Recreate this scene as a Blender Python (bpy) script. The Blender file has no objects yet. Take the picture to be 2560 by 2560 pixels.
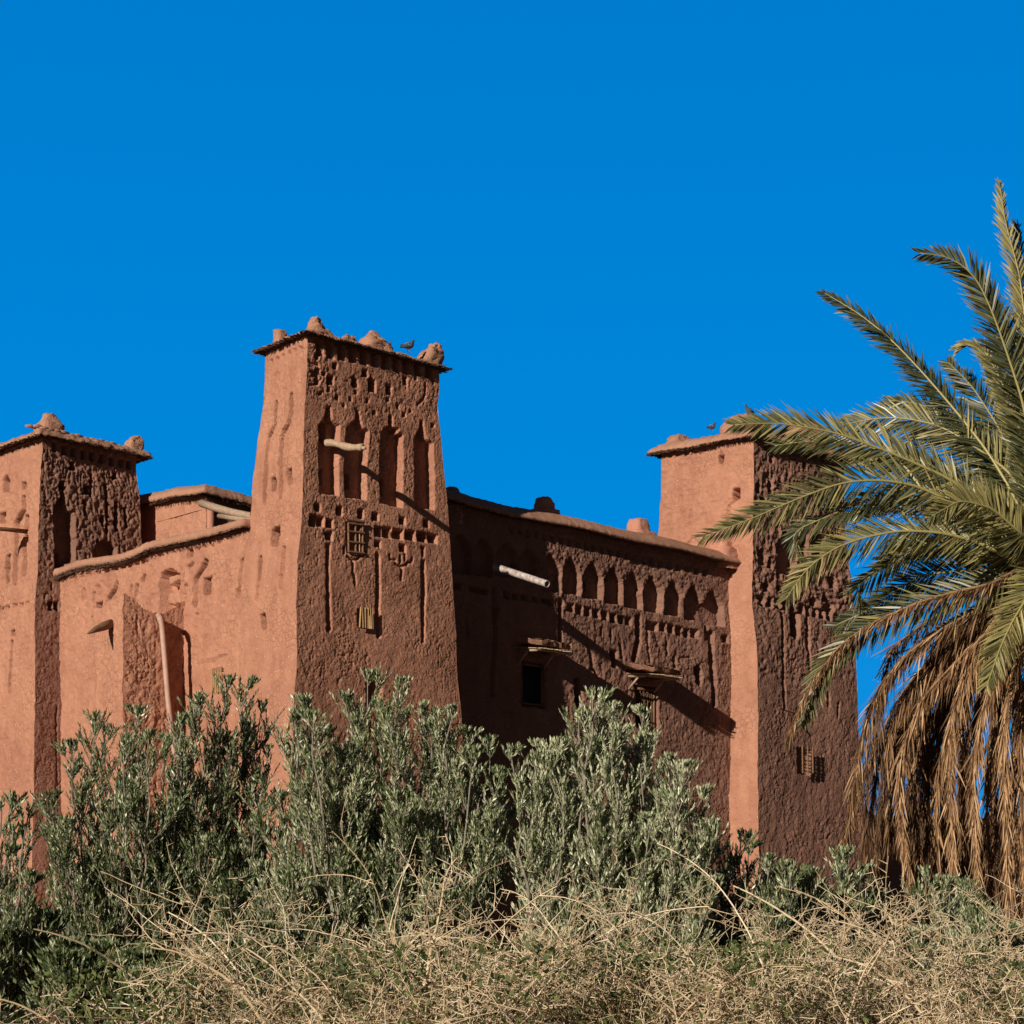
import bpy, math, random
import numpy as np
from mathutils import Vector

# ------------------------------------------------------------------ camera, sky, sun, exposure
S = bpy.context.scene
F, HU, HV, EYE = 5370.0, 1280.0, 2460.0, 1.6      # focal length and horizon measured on the photograph
cam = bpy.data.cameras.new('camera'); camo = bpy.data.objects.new('camera', cam)
S.collection.objects.link(camo); S.camera = camo
camo.location = (0, 0, EYE); camo.rotation_euler = (math.radians(90), 0, 0)
cam.sensor_width = 36; cam.lens = F/2560*36
cam.shift_y = (HV-1280)/2560; cam.clip_end = 3000; cam.clip_start = .1

SB, SA = 3.6, 1.12                                  # sun travel along / down the grazed walls
Lx, Ly, Lz = SB*.734-.679, SB*.679+.734, -SA
SUN_EL = math.atan2(-Lz, math.hypot(Lx, Ly))
sun = bpy.data.lights.new('sun', 'SUN'); sun.energy = 4.9; sun.angle = math.radians(.5); sun.color = (1, .91, .78)
suno = bpy.data.objects.new('sun', sun); S.collection.objects.link(suno)
suno.rotation_euler = Vector((Lx, Ly, Lz)).to_track_quat('-Z', 'Y').to_euler()
suno.location = (-20, -30, 30)

W = bpy.data.worlds.new('World'); S.world = W; W.use_nodes = True
nt = W.node_tree; N = nt.nodes; N.clear()
out = N.new('ShaderNodeOutputWorld'); bg = N.new('ShaderNodeBackground'); sky = N.new('ShaderNodeTexSky')
sky.sky_type = 'NISHITA'; sky.sun_disc = False; sky.sun_elevation = SUN_EL
sky.sun_rotation = math.atan2(-Lx, -Ly); sky.altitude = 1300; sky.air_density = .8; sky.dust_density = .2; sky.ozone_density = 3
# the deep polarised blue of the side of the sky away from the sun
tc = N.new('ShaderNodeTexCoord'); dot = N.new('ShaderNodeVectorMath'); dot.operation = 'DOT_PRODUCT'
dot.inputs[1].default_value = (.15, .98, .15)
nt.links.new(tc.outputs['Generated'], dot.inputs[0])
mr = N.new('ShaderNodeMapRange'); mr.inputs['From Min'].default_value = .6; mr.inputs['From Max'].default_value = .9
mr.interpolation_type = 'SMOOTHSTEP'
nt.links.new(dot.outputs['Value'], mr.inputs['Value'])
sep = N.new('ShaderNodeSeparateXYZ'); nt.links.new(tc.outputs['Generated'], sep.inputs[0])
cr = N.new('ShaderNodeValToRGB'); nt.links.new(sep.outputs['Z'], cr.inputs[0])
cr.color_ramp.elements[0].position = .0; cr.color_ramp.elements[0].color = (.012, .30, .76, 1)
cr.color_ramp.elements[1].position = .45; cr.color_ramp.elements[1].color = (.0, .192, .60, 1)
e = cr.color_ramp.elements.new(.2); e.color = (.0, .25, .715, 1)
sc = N.new('ShaderNodeVectorMath'); sc.operation = 'SCALE'; sc.inputs['Scale'].default_value = 10.0
nt.links.new(cr.outputs[0], sc.inputs[0])
mix = N.new('ShaderNodeMix'); mix.data_type = 'RGBA'
nt.links.new(mr.outputs[0], mix.inputs['Factor'])
sk2 = N.new('ShaderNodeHueSaturation'); sk2.inputs['Saturation'].default_value = .75; sk2.inputs['Value'].default_value = .13
nt.links.new(sky.outputs[0], sk2.inputs['Color']); nt.links.new(sk2.outputs[0], mix.inputs['A']); nt.links.new(sc.outputs[0], mix.inputs['B'])
nt.links.new(mix.outputs['Result'], bg.inputs['Color']); bg.inputs['Strength'].default_value = .1
nt.links.new(bg.outputs[0], out.inputs[0])
S.view_settings.view_transform = 'Standard'; S.view_settings.look = 'None'
S.view_settings.exposure = 0; S.view_settings.gamma = 1

# ------------------------------------------------------------------ helpers
rng = np.random.default_rng(7); random.seed(7)
DR = np.array([.734, .679, 0]); DL = np.array([-.68, .733, 0])
NR = np.array([.679, -.734, 0]); NL = np.array([-.734, -.679, 0])

def at(u, v, Y):                                   # a point at depth Y seen at photo pixel u, v
    return np.array([(u-HU)/F*Y, Y, EYE+(HV-v)/F*Y])

def crop(ox, oy, k):
    return lambda pts: [(ox+k*x, oy+k*y) for x, y in pts]
c1 = crop(600, 760, .31056); c2 = crop(600, 1300, .31056); c3 = crop(0, 1000, .33126)
c4 = crop(0, 1500, .33126); c5 = crop(1100, 1180, .39337); c6 = crop(1560, 1000, .36232)
c7 = crop(1760, 1500, .41408); c8 = crop(1760, 400, .466); c9 = crop(1900, 1200, .5695)

def _h(ix, iy, iz, seed):
    n = (ix*374761393 + iy*668265263 + iz*2147483647 + seed*1274126177) & 0xffffffff
    n = ((n ^ (n >> 13))*1274126177) & 0xffffffff
    return ((n ^ (n >> 16)) & 0xffff)/65535.0
def vnoise(P, seed=0):                             # value noise, P (..., 3), result -1..1
    P = np.asarray(P, float); i = np.floor(P).astype(np.int64); f = P-i; f = f*f*(3-2*f)
    r = 0
    for a in (0, 1):
        for b in (0, 1):
            for c in (0, 1):
                w = (f[..., 0] if a else 1-f[..., 0])*(f[..., 1] if b else 1-f[..., 1])*(f[..., 2] if c else 1-f[..., 2])
                r = r + w*_h(i[..., 0]+a, i[..., 1]+b, i[..., 2]+c, seed)
    return r*2-1
def fbm(P, freq, octv=3, seed=0, gain=.5):
    P = np.asarray(P, float)*freq; r = 0; a = 1; t = 0
    for o in range(octv):
        r = r+a*vnoise(P, seed+o*17); t += a; a *= gain; P = P*2.03+11.3
    return r/t

def mesh_from(name, V, Q, T=None, smooth=False, tint=None):
    me = bpy.data.meshes.new(name); V = np.ascontiguousarray(V, np.float32)
    me.vertices.add(len(V)); me.vertices.foreach_set('co', V.ravel())
    idx = []; ls = []; lt = []
    pos = 0
    if Q is not None and len(Q):
        Q = np.asarray(Q, np.int32); idx.append(Q.ravel()); ls.append(np.arange(len(Q))*4+pos); lt.append(np.full(len(Q), 4)); pos += len(Q)*4
    if T is not None and len(T):
        T = np.asarray(T, np.int32); idx.append(T.ravel()); ls.append(np.arange(len(T))*3+pos); lt.append(np.full(len(T), 3)); pos += len(T)*3
    idx = np.concatenate(idx).astype(np.int32); ls = np.concatenate(ls).astype(np.int32); lt = np.concatenate(lt).astype(np.int32)
    me.loops.add(len(idx)); me.loops.foreach_set('vertex_index', idx)
    me.polygons.add(len(ls)); me.polygons.foreach_set('loop_start', ls); me.polygons.foreach_set('loop_total', lt)
    if smooth: me.polygons.foreach_set('use_smooth', np.ones(len(ls), bool))
    me.update(calc_edges=True); me.validate()
    if tint is not None:
        a = me.attributes.new('tint', 'FLOAT', 'POINT'); a.data.foreach_set('value', np.asarray(tint, np.float32))
    return me

ROOT = {}
def thing(name, label, cat, loc, group=None):
    o = bpy.data.objects.new(name, None); S.collection.objects.link(o); o.empty_display_size = .3
    o.location = [float(x) for x in loc]; o['label'] = label; o['category'] = cat
    if group: o['group'] = group
    ROOT[o.name] = np.array(loc, float)
    return o
def part(name, V, Q, mat, parent, T=None, smooth=False, tint=None):
    V = np.asarray(V, float)
    base = ROOT[parent.name] if parent else np.zeros(3)
    o = bpy.data.objects.new(name, mesh_from(name, V-base, Q, T, smooth, tint))
    S.collection.objects.link(o); o.data.materials.append(mat)
    if parent: o.parent = parent
    ROOT[o.name] = base
    return o

class MB:                                          # collects pieces of one mesh
    def __init__(s): s.V = []; s.Q = []; s.T = []; s.t = []; s.n = 0
    def add(s, V, Q=None, T=None, tint=None):
        V = np.asarray(V, float).reshape(-1, 3)
        if Q is not None and len(Q): s.Q.append(np.asarray(Q)+s.n)
        if T is not None and len(T): s.T.append(np.asarray(T)+s.n)
        s.V.append(V); s.t.append(np.full(len(V), .5) if tint is None else np.broadcast_to(tint, len(V)))
        s.n += len(V); return s
    def build(s, name, mat, parent, smooth=False):
        return part(name, np.concatenate(s.V), np.concatenate(s.Q) if s.Q else None, mat, parent,
                    np.concatenate(s.T) if s.T else None, smooth, np.concatenate(s.t))
    def cones(s, A, B, ra, rb, n=3, tint=None):    # many tapered sticks
        A = np.asarray(A, float).reshape(-1, 3); B = np.asarray(B, float).reshape(-1, 3); m = len(A)
        if m == 0: return s
        ra = np.broadcast_to(ra, m); rb = np.broadcast_to(rb, m)
        d = B-A; d = d/(np.linalg.norm(d, axis=1, keepdims=True)+1e-9)
        up = np.where(np.abs(d[:, 2:3]) > .9, [[1., 0, 0]], [[0, 0, 1.]])
        x = np.cross(d, up); x /= np.linalg.norm(x, axis=1, keepdims=True)+1e-9; y = np.cross(d, x)
        V = np.zeros((m, 2*n, 3))
        for k in range(n):
            a = 2*math.pi*k/n; w = x*math.cos(a)+y*math.sin(a)
            V[:, k] = A+w*ra[:, None]; V[:, n+k] = B+w*rb[:, None]
        base = np.arange(m)[:, None]*2*n
        Q = np.concatenate([np.stack([base[:, 0]+k, base[:, 0]+(k+1) % n, base[:, 0]+n+(k+1) % n, base[:, 0]+n+k], 1) for k in range(n)])
        tt = None if tint is None else np.repeat(np.broadcast_to(tint, m), 2*n)
        return s.add(V.reshape(-1, 3), Q, tint=tt)
    def tube(s, pts, rad, n=8, cap=True, tint=None):
        pts = np.asarray(pts, float); m = len(pts); rad = np.broadcast_to(rad, m)
        t = np.gradient(pts, axis=0); t /= np.linalg.norm(t, axis=1, keepdims=True)
        up = np.array([0, 0, 1.]) if abs(t[0, 2]) < .9 else np.array([1., 0, 0])
        V = []
        for i in range(m):
            x = np.cross(t[i], up); x /= np.linalg.norm(x); y = np.cross(t[i], x)
            for k in range(n):
                a = 2*math.pi*k/n; V.append(pts[i]+rad[i]*(x*math.cos(a)+y*math.sin(a)))
        Q = [[i*n+k, i*n+(k+1) % n, (i+1)*n+(k+1) % n, (i+1)*n+k] for i in range(m-1) for k in range(n)]
        T = []
        if cap:
            V += [pts[0], pts[-1]]
            T += [[m*n, (k+1) % n, k] for k in range(n)]+[[m*n+1, (m-1)*n+k, (m-1)*n+(k+1) % n] for k in range(n)]
        return s.add(V, Q, T, tint)
    def box(s, o, ax, ay, az, tint=None):          # box from corner o with edge vectors
        o, ax, ay, az = map(np.asarray, (o, ax, ay, az))
        V = [o, o+ax, o+ax+ay, o+ay, o+az, o+ax+az, o+ax+ay+az, o+ay+az]
        return s.add(V, [[0, 3, 2, 1], [4, 5, 6, 7], [0, 1, 5, 4], [1, 2, 6, 5], [2, 3, 7, 6], [3, 0, 4, 7]], tint=tint)

# ------------------------------------------------------------------ materials
def new_mat(name):
    m = bpy.data.materials.new(name); m.use_nodes = True
    n = m.node_tree; b = n.nodes['Principled BSDF']; return m, n, b
def L(n, a, b): n.links.new(a, b)
def ramp(n, fac, stops):
    r = n.nodes.new('ShaderNodeValToRGB'); L(n, fac, r.inputs[0])
    els = r.color_ramp.elements
    while len(els) < len(stops): els.new(.5)
    for e_, (p, c) in zip(els, stops): e_.position = p; e_.color = (*c, 1)
    return r.outputs[0]
def noise_node(n, vec, scale, detail=4, rough=.6):
    t = n.nodes.new('ShaderNodeTexNoise'); t.inputs['Scale'].default_value = scale
    t.inputs['Detail'].default_value = detail; t.inputs['Roughness'].default_value = rough
    L(n, vec, t.inputs['Vector']); return t.outputs['Fac']
def mth(n, op, a, b=None, clamp=False):
    t = n.nodes.new('ShaderNodeMath'); t.operation = op; t.use_clamp = clamp
    for i, x in enumerate((a, b)):
        if x is None: continue
        if isinstance(x, (int, float)): t.inputs[i].default_value = x
        else: L(n, x, t.inputs[i])
    return t.outputs[0]
def mixc(n, f, a, b, mode='MIX'):
    t = n.nodes.new('ShaderNodeMix'); t.data_type = 'RGBA'; t.blend_type = mode
    if isinstance(f, (int, float)): t.inputs['Factor'].default_value = f
    else: L(n, f, t.inputs['Factor'])
    for k, x in (('A', a), ('B', b)):
        if isinstance(x, tuple): t.inputs[k].default_value = (*x, 1)
        else: L(n, x, t.inputs[k])
    return t.outputs['Result']

def mud(name, c_lo, c_hi, crack=1.0, grain=1.0, fleck=1.0, dens=5.5):
    m, n, b = new_mat(name)
    pos = n.nodes.new('ShaderNodeNewGeometry').outputs['Position']
    big = noise_node(n, pos, .55, 4, .55); mid = noise_node(n, pos, 3.2, 5, .65); fine = noise_node(n, pos, 22, 5, .7)
    sv = n.nodes.new('ShaderNodeVectorMath'); sv.operation = 'MULTIPLY'; sv.inputs[1].default_value = (1, 1, .16); L(n, pos, sv.inputs[0])
    strk = noise_node(n, sv.outputs[0], 3.0, 4, .6); big = mth(n, 'ADD', mth(n, 'MULTIPLY', big, .6), mth(n, 'MULTIPLY', strk, .4))
    f = mth(n, 'ADD', mth(n, 'MULTIPLY', big, .6), mth(n, 'ADD', mth(n, 'MULTIPLY', mid, .3), mth(n, 'MULTIPLY', fine, .22)))
    col = ramp(n, f, [(.42, c_lo), (.70, c_hi)])
    # straw, pebbles and lime specks left in the mud
    vo = n.nodes.new('ShaderNodeTexVoronoi'); vo.inputs['Scale'].default_value = 13; L(n, pos, vo.inputs['Vector'])
    spk = mth(n, 'MULTIPLY', mth(n, 'LESS_THAN', vo.outputs['Distance'], .19), mth(n, 'GREATER_THAN', noise_node(n, pos, 2.7, 2), .56-.06*fleck))
    sepc = n.nodes.new('ShaderNodeSeparateColor'); L(n, vo.outputs['Color'], sepc.inputs[0])
    spk = mth(n, 'MULTIPLY', spk, mth(n, 'GREATER_THAN', sepc.outputs[0], .55))
    col = mixc(n, mth(n, 'MULTIPLY', spk, .6*fleck), col, (.68, .50, .37))
    # cracked skin
    wp = n.nodes.new('ShaderNodeVectorMath'); wp.operation = 'ADD'
    nz = n.nodes.new('ShaderNodeTexNoise'); nz.inputs['Scale'].default_value = 6; nz.inputs['Detail'].default_value = 3; L(n, pos, nz.inputs['Vector'])
    ms = n.nodes.new('ShaderNodeVectorMath'); ms.operation = 'SCALE'; ms.inputs['Scale'].default_value = .16; L(n, nz.outputs['Color'], ms.inputs[0])
    L(n, pos, wp.inputs[0]); L(n, ms.outputs[0], wp.inputs[1])
    v2 = n.nodes.new('ShaderNodeTexVoronoi'); v2.feature = 'DISTANCE_TO_EDGE'; v2.inputs['Scale'].default_value = dens; L(n, wp.outputs[0], v2.inputs['Vector'])
    cr_ = mth(n, 'SUBTRACT', 1, mth(n, 'DIVIDE', v2.outputs['Distance'], .07), clamp=True)
    msk = mth(n, 'MULTIPLY', mth(n, 'SUBTRACT', noise_node(n, pos, 1.1, 3), .46), 6, clamp=True)
    cr_ = mth(n, 'MULTIPLY', cr_, msk, clamp=True)
    col = mixc(n, mth(n, 'MULTIPLY', cr_, .35*crack), col, (c_lo[0]*.45, c_lo[1]*.42, c_lo[2]*.42))
    L(n, col, b.inputs['Base Color']); b.inputs['Roughness'].default_value = .95
    b.inputs['Specular IOR Level'].default_value = .12
    h = mth(n, 'SUBTRACT', mth(n, 'ADD', mth(n, 'MULTIPLY', mid, .35), mth(n, 'MULTIPLY', fine, .5*grain)), mth(n, 'MULTIPLY', cr_, .5*crack))
    h = mth(n, 'ADD', h, mth(n, 'MULTIPLY', spk, .3))
    bp = n.nodes.new('ShaderNodeBump'); bp.inputs['Strength'].default_value = .8; bp.inputs['Distance'].default_value = .045
    L(n, h, bp.inputs['Height']); L(n, bp.outputs[0], b.inputs['Normal'])
    return m
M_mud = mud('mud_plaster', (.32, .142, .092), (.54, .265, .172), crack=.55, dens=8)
M_mud_shaded = mud('shaded_mud', (.21, .106, .078), (.345, .182, .130), crack=.5, grain=1.5, fleck=.7, dens=9)  # darker copy of the mud, shade of the grazed faces put into its colour
M_mud_smooth = mud('smooth_mud', (.42, .19, .13), (.54, .26, .18), crack=.4, grain=.5, fleck=0)
M_cap = mud('roof_mud', (.34, .17, .11), (.52, .28, .19), crack=.3, grain=1.4, fleck=1)

def simple(name, lo, hi, scale=8, rough=.8, bump=.3, stretch=None, spec=.3):
    m, n, b = new_mat(name)
    pos = n.nodes.new('ShaderNodeNewGeometry').outputs['Position']
    if stretch:
        mp = n.nodes.new('ShaderNodeVectorMath'); mp.operation = 'MULTIPLY'; mp.inputs[1].default_value = stretch
        L(n, pos, mp.inputs[0]); pos = mp.outputs[0]
    f = noise_node(n, pos, scale, 5, .65)
    L(n, ramp(n, f, [(.32, lo), (.68, hi)]), b.inputs['Base Color'])
    b.inputs['Roughness'].default_value = rough; b.inputs['Specular IOR Level'].default_value = spec
    bp = n.nodes.new('ShaderNodeBump'); bp.inputs['Strength'].default_value = bump; bp.inputs['Distance'].default_value = .02
    L(n, f, bp.inputs['Height']); L(n, bp.outputs[0], b.inputs['Normal'])
    return m
M_reed = simple('reed_thatch', (.05, .026, .02), (.16, .085, .055), 30)
M_wood = simple('old_wood', (.30, .19, .12), (.55, .40, .27), 14, stretch=(1, 1, 3))
M_log = simple('weathered_log', (.26, .17, .115), (.48, .35, .25), 14, stretch=(1, 1, 3))
M_wood_dark = simple('brown_wood', (.13, .065, .035), (.26, .14, .08), 20)
M_cane = simple('cane_bars', (.28, .17, .07), (.5, .33, .15), 25)
M_pipe = simple('galvanised_pipe', (.26, .17, .13), (.62, .57, .55), 9, .45, .15)
M_clay_pipe = simple('plastic_drainpipe', (.40, .23, .17), (.55, .36, .29), 3, .55, .1)
M_iron = simple('iron', (.012, .012, .013), (.035, .03, .03), 20, .6)
M_interior = simple('dark_interior', (.010, .009, .012), (.022, .018, .02), 6, .7)  # near-black panel colour paints the unlit room behind the window grilles
M_ground = simple('ground_soil', (.085, .055, .038), (.15, .095, .065), .6, .95, .6)
M_bark = simple('olive_bark', (.16, .13, .10), (.34, .29, .23), 18, .9, .6)
M_palmbark = simple('palm_bark', (.10, .065, .04), (.24, .16, .10), 12, .9, .8)

def leafmat(name, stops, rough=.45, spec=.5, trans=.25, tcol=(.2, .25, .05), var=.3):
    m, n, b = new_mat(name)
    a = n.nodes.new('ShaderNodeAttribute'); a.attribute_name = 'tint'
    col = ramp(n, a.outputs['Fac'], stops)
    L(n, col, b.inputs['Base Color']); b.inputs['Roughness'].default_value = rough
    b.inputs['Specular IOR Level'].default_value = spec
    tr = n.nodes.new('ShaderNodeBsdfTranslucent'); L(n, mixc(n, .5, col, tcol), tr.inputs['Color'])
    ms = n.nodes.new('ShaderNodeMixShader'); ms.inputs[0].default_value = trans
    L(n, b.outputs[0], ms.inputs[1]); L(n, tr.outputs[0], ms.inputs[2])
    L(n, ms.outputs[0], n.nodes['Material Output'].inputs['Surface'])
    return m
M_olive = leafmat('olive_leaf', [(0, (.022, .036, .011)), (.4, (.085, .13, .034)), (.68, (.27, .31, .145)), (1, (.62, .62, .42))], .38, .5, .12, (.12, .18, .03))
M_palm = leafmat('palm_leaflet', [(0, (.035, .042, .018)), (.5, (.125, .125, .052)), (1, (.42, .35, .13))], .4, .5, .12, (.2, .22, .05))
M_dry = leafmat('dry_palm_leaflet', [(0, (.06, .032, .018)), (.5, (.27, .145, .068)), (1, (.62, .40, .22))], .75, .2, .1, (.4, .22, .1))
M_thorn = leafmat('thorn_twig', [(0, (.13, .085, .045)), (.5, (.58, .43, .26)), (1, (.92, .76, .54))], .8, .2, 0)
M_thornleaf = leafmat('thorn_leaf', [(0, (.03, .05, .015)), (1, (.17, .20, .06))], .6, .3, .2)
M_feather = leafmat('pigeon_feather', [(0, (.03, .035, .05)), (.5, (.11, .13, .17)), (1, (.30, .32, .36))], .6, .3, 0)

# ------------------------------------------------------------------ ground
g = MB(); gn = 90
gx = np.linspace(-600, 600, gn); gy = np.linspace(-300, 900, gn)
GX, GY = np.meshgrid(gx, gy); GZ = .5*vnoise(np.stack([GX*.01, GY*.01, GX*0], -1))-.3
GZ = np.where((np.abs(GX) < 60) & (GY < 100) & (GY > -60), 0, GZ)
Vg = np.stack([GX, GY, GZ], -1).reshape(-1, 3); ii = np.arange(gn*gn).reshape(gn, gn)
Qg = np.stack([ii[:-1, :-1], ii[:-1, 1:], ii[1:, 1:], ii[1:, :-1]], -1).reshape(-1, 4)
go = part('ground', Vg, Qg, M_ground, None); go['kind'] = 'structure'

# ------------------------------------------------------------------ walls as relief sheets
def edge(uv, Yf):
    P = []
    for u, v in uv:
        z = 8.
        for _ in range(12): z = EYE+(HV-v)/F*Yf(z)
        P.append((z, (u-HU)/F*Yf(z), Yf(z)))
    P.sort(); P = np.array(P)
    if P[0, 0] > -.3: P = np.vstack([[-.3, P[0, 1], P[0, 2]], P])
    if P[-1, 0] < 16: P = np.vstack([P, [17, P[-1, 1], P[-1, 2]]])
    return P
def const_edge(xy): return np.array([[-.3, xy[0], xy[1]], [17, xy[0], xy[1]]])
def Exy(E, z): return np.stack([np.interp(z, E[:, 0], E[:, 1]), np.interp(z, E[:, 0], E[:, 2])], -1)
def shiftE(E, d): E = E.copy(); E[:, 1] += d[0]; E[:, 2] += d[1]; return E

def in_poly(U, Vv, poly):
    ins = np.zeros(U.shape, bool); j = len(poly)-1
    for i in range(len(poly)):
        xi, yi = poly[i]; xj, yj = poly[j]
        c = ((yi > Vv) != (yj > Vv)) & (U < (xj-xi)*(Vv-yi)/((yj-yi)+1e-12)+xi)
        ins ^= c; j = i
    return ins

class Face:
    """One side of a mud building: a dense sheet between two (battered) corner lines, with carved relief."""
    def __init__(s, E1, E2, ztop, zvis=3.5, res=.021, fade=(1, 1), seed=0, rough=.012, wobble=.55, z0=-.3, grit=.004):
        s.grit = grit
        s.E1, s.E2, s.fade, s.rough, s.seed = E1, E2, fade, rough, seed
        w = np.linalg.norm(Exy(E2, 8.)-Exy(E1, 8.)); s.w = w
        n = max(int(w/res), 8); ps = np.linspace(0, 1, n+1)
        zt = ztop(ps) if callable(ztop) else np.full(n+1, float(ztop)); zm = zt.max()
        zr = np.concatenate([np.linspace(z0, zvis, 12)[:-1], np.linspace(zvis, zm, int((zm-zvis)/res)+2)])
        Z = np.where(zr[:, None] > zvis, zvis+(zr[:, None]-zvis)*(zt[None]-zvis)/(zm-zvis), zr[:, None])
        s.ps = ps; s.Z = Z; p = np.broadcast_to(ps, Z.shape); s.pp = p
        A = Exy(E1, Z); B = Exy(E2, Z); XY = A*(1-p[..., None])+B*p[..., None]
        s.P = np.concatenate([XY, Z[..., None]], -1)
        d = B-A; d /= np.linalg.norm(d, axis=-1, keepdims=True)
        nn = np.stack([d[..., 1], -d[..., 0]], -1)
        flip = np.where((nn*XY).sum(-1, keepdims=True) > 0, -1, 1); nn = nn*flip     # towards the viewer's side
        s.nrm = np.concatenate([nn, np.zeros_like(Z)[..., None]], -1)
        s.U = HU+F*XY[..., 0]/XY[..., 1]; s.V = HV-F*(Z-EYE)/XY[..., 1]
        s.D = np.zeros(Z.shape)
        q = np.stack([s.P[..., 0]*5, s.P[..., 1]*5, s.P[..., 2]*5], -1)
        s.Uw = s.U+wobble*(vnoise(q, 3)+.7*vnoise(q*3.1, 5)); s.Vw = s.V+wobble*(vnoise(q, 8)+.7*vnoise(q*3.1, 9))
    def carve(s, poly, depth):
        a = np.array(poly); lo = a.min(0)-4; hi = a.max(0)+4
        if s.U.max() < lo[0] or s.U.min() > hi[0]: return s
        m = in_poly(s.Uw, s.Vw, poly)
        s.D = np.where(m, np.maximum(s.D, depth) if depth > 0 else np.minimum(s.D, depth), s.D); return s
    def rect(s, cr, rs, depth, grow=0):
        for x0, x1, y0, y1 in rs:
            sk = (x1-x0)*s.skew
            s.carve(cr([(x0, y0), (x1+grow, y0+sk), (x1+grow, y1+sk), (x0, y1)]), depth)
        return s
    skew = .18
    def stroke(s, pts, wpx, depth, taper=0):
        best = np.full(s.U.shape, 1e9)
        for k, ((ax, ay), (bx, by)) in enumerate(zip(pts[:-1], pts[1:])):
            dx, dy = bx-ax, by-ay; t = np.clip(((s.Uw-ax)*dx+(s.Vw-ay)*dy)/(dx*dx+dy*dy+1e-9), 0, 1)
            best = np.minimum(best, np.hypot(s.Uw-ax-t*dx, s.Vw-ay-t*dy))
        m = best < wpx/2
        s.D = np.where(m, np.maximum(s.D, depth) if depth > 0 else np.minimum(s.D, depth), s.D); return s
    def erode(s, poly, amp, fs=9, fz=5, feather=14):
        m = in_poly(s.U+feather*vnoise(s.P*2.2, 21), s.V+feather*vnoise(s.P*2.2, 22), poly).astype(float)
        for _ in range(6): m = (m+np.roll(m, 1, 0)+np.roll(m, -1, 0)+np.roll(m, 1, 1)+np.roll(m, -1, 1))/5
        sx = s.pp*s.w; q = np.stack([sx*fs, s.Z*fz, sx*0+s.seed], -1)
        r = 1-np.abs(vnoise(q, 31))*2+.5*(1-2*np.abs(vnoise(q*2.3, 33)))
        s.D = s.D+amp*m*(.45-r*.6); return s
    def inv(s, u, v):                               # photo pixel on this wall -> 3D point
        p, z = .5, 9.
        def f(p, z):
            a = Exy(s.E1, z)*(1-p)+Exy(s.E2, z)*p
            return np.array([HU+F*a[0]/a[1], HV-F*(z-EYE)/a[1]]), a
        for _ in range(15):
            r, a = f(p, z); e_ = np.array([u, v])-r
            J = np.stack([(f(p+1e-4, z)[0]-r)/1e-4, (f(p, z+1e-4)[0]-r)/1e-4], 1)
            d = np.linalg.solve(J, e_); p += d[0]; z += d[1]
        a = f(p, z)[1]; return np.array([a[0], a[1], z])
    def mesh(s, mb):
        D = s.D.copy()
        B = (D*10+np.roll(D, 1, 0)+np.roll(D, -1, 0)+np.roll(D, 1, 1)+np.roll(D, -1, 1))/14
        B[0] = D[0]; B[-1] = D[-1]; B[:, 0] = D[:, 0]; B[:, -1] = D[:, -1]; D = B
        k = 3/len(s.ps)
        if s.fade[0]: D = D*np.clip(s.pp/k, 0, 1)
        if s.fade[1]: D = D*np.clip((1-s.pp)/k, 0, 1)
        gq = s.P*[1, 1, .8]
        gn_ = .8*vnoise(gq*24, 92)+1.0*rng.uniform(-1, 1, D.shape)
        wq = s.P+.10*np.stack([vnoise(s.P*4, 94), vnoise(s.P*4, 95), vnoise(s.P*4, 96)], -1)
        for fq, th in ((4.2, .035), (8.5, .05)):
            c_ = np.abs(vnoise(wq*fq+fq, 97)); gn_ = gn_+2.2*np.clip(1-c_/th, 0, 1)*(vnoise(s.P*1.7, 98) > -.25)
        gn_ = gn_+9*np.clip(vnoise(gq*15, 99)-.66, 0, .3)
        gm = .55+.9*np.clip(fbm(s.P, 1.3, 2, 93)+.4, 0, 1); gm[:, :2] = 0; gm[:, -2:] = 0
        D = D+s.grit*gn_*gm
        P = s.P - s.nrm*D[..., None] + wob(s.P, s.rough)
        nz_, np_ = D.shape; ii = np.arange(nz_*np_).reshape(nz_, np_)
        mb.add(P.reshape(-1, 3), np.stack([ii[:-1, :-1], ii[:-1, 1:], ii[1:, 1:], ii[1:, :-1]], -1).reshape(-1, 4))
def wob(P, rough):
    o = np.stack([fbm(P, .55, 2, 41), fbm(P, .55, 2, 42), P[..., 0]*0], -1)*.07
    o += np.stack([fbm(P, 6, 3, 43, .6), fbm(P, 6, 3, 44, .6), .5*fbm(P, 6, 2, 45)], -1)*rough*1.6
    return o
def plain(mb, E1, E2, ztop, z0=-.3, n=14, m=40):
    p = np.linspace(0, 1, n)[None]; zt = ztop(p[0]) if callable(ztop) else np.full(n, float(ztop))
    q = np.linspace(0, 1, m)[:, None]; Z = z0+(zt[None]-z0)*q
    XY = Exy(E1, Z)*(1-p[..., None])+Exy(E2, Z)*p[..., None]; P = np.concatenate([XY, Z[..., None]], -1)
    P = P+wob(P, .006); ii = np.arange(n*m).reshape(m, n)
    mb.add(P.reshape(-1, 3), np.stack([ii[:-1, :-1], ii[:-1, 1:], ii[1:, 1:], ii[1:, :-1]], -1).reshape(-1, 4))

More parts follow.
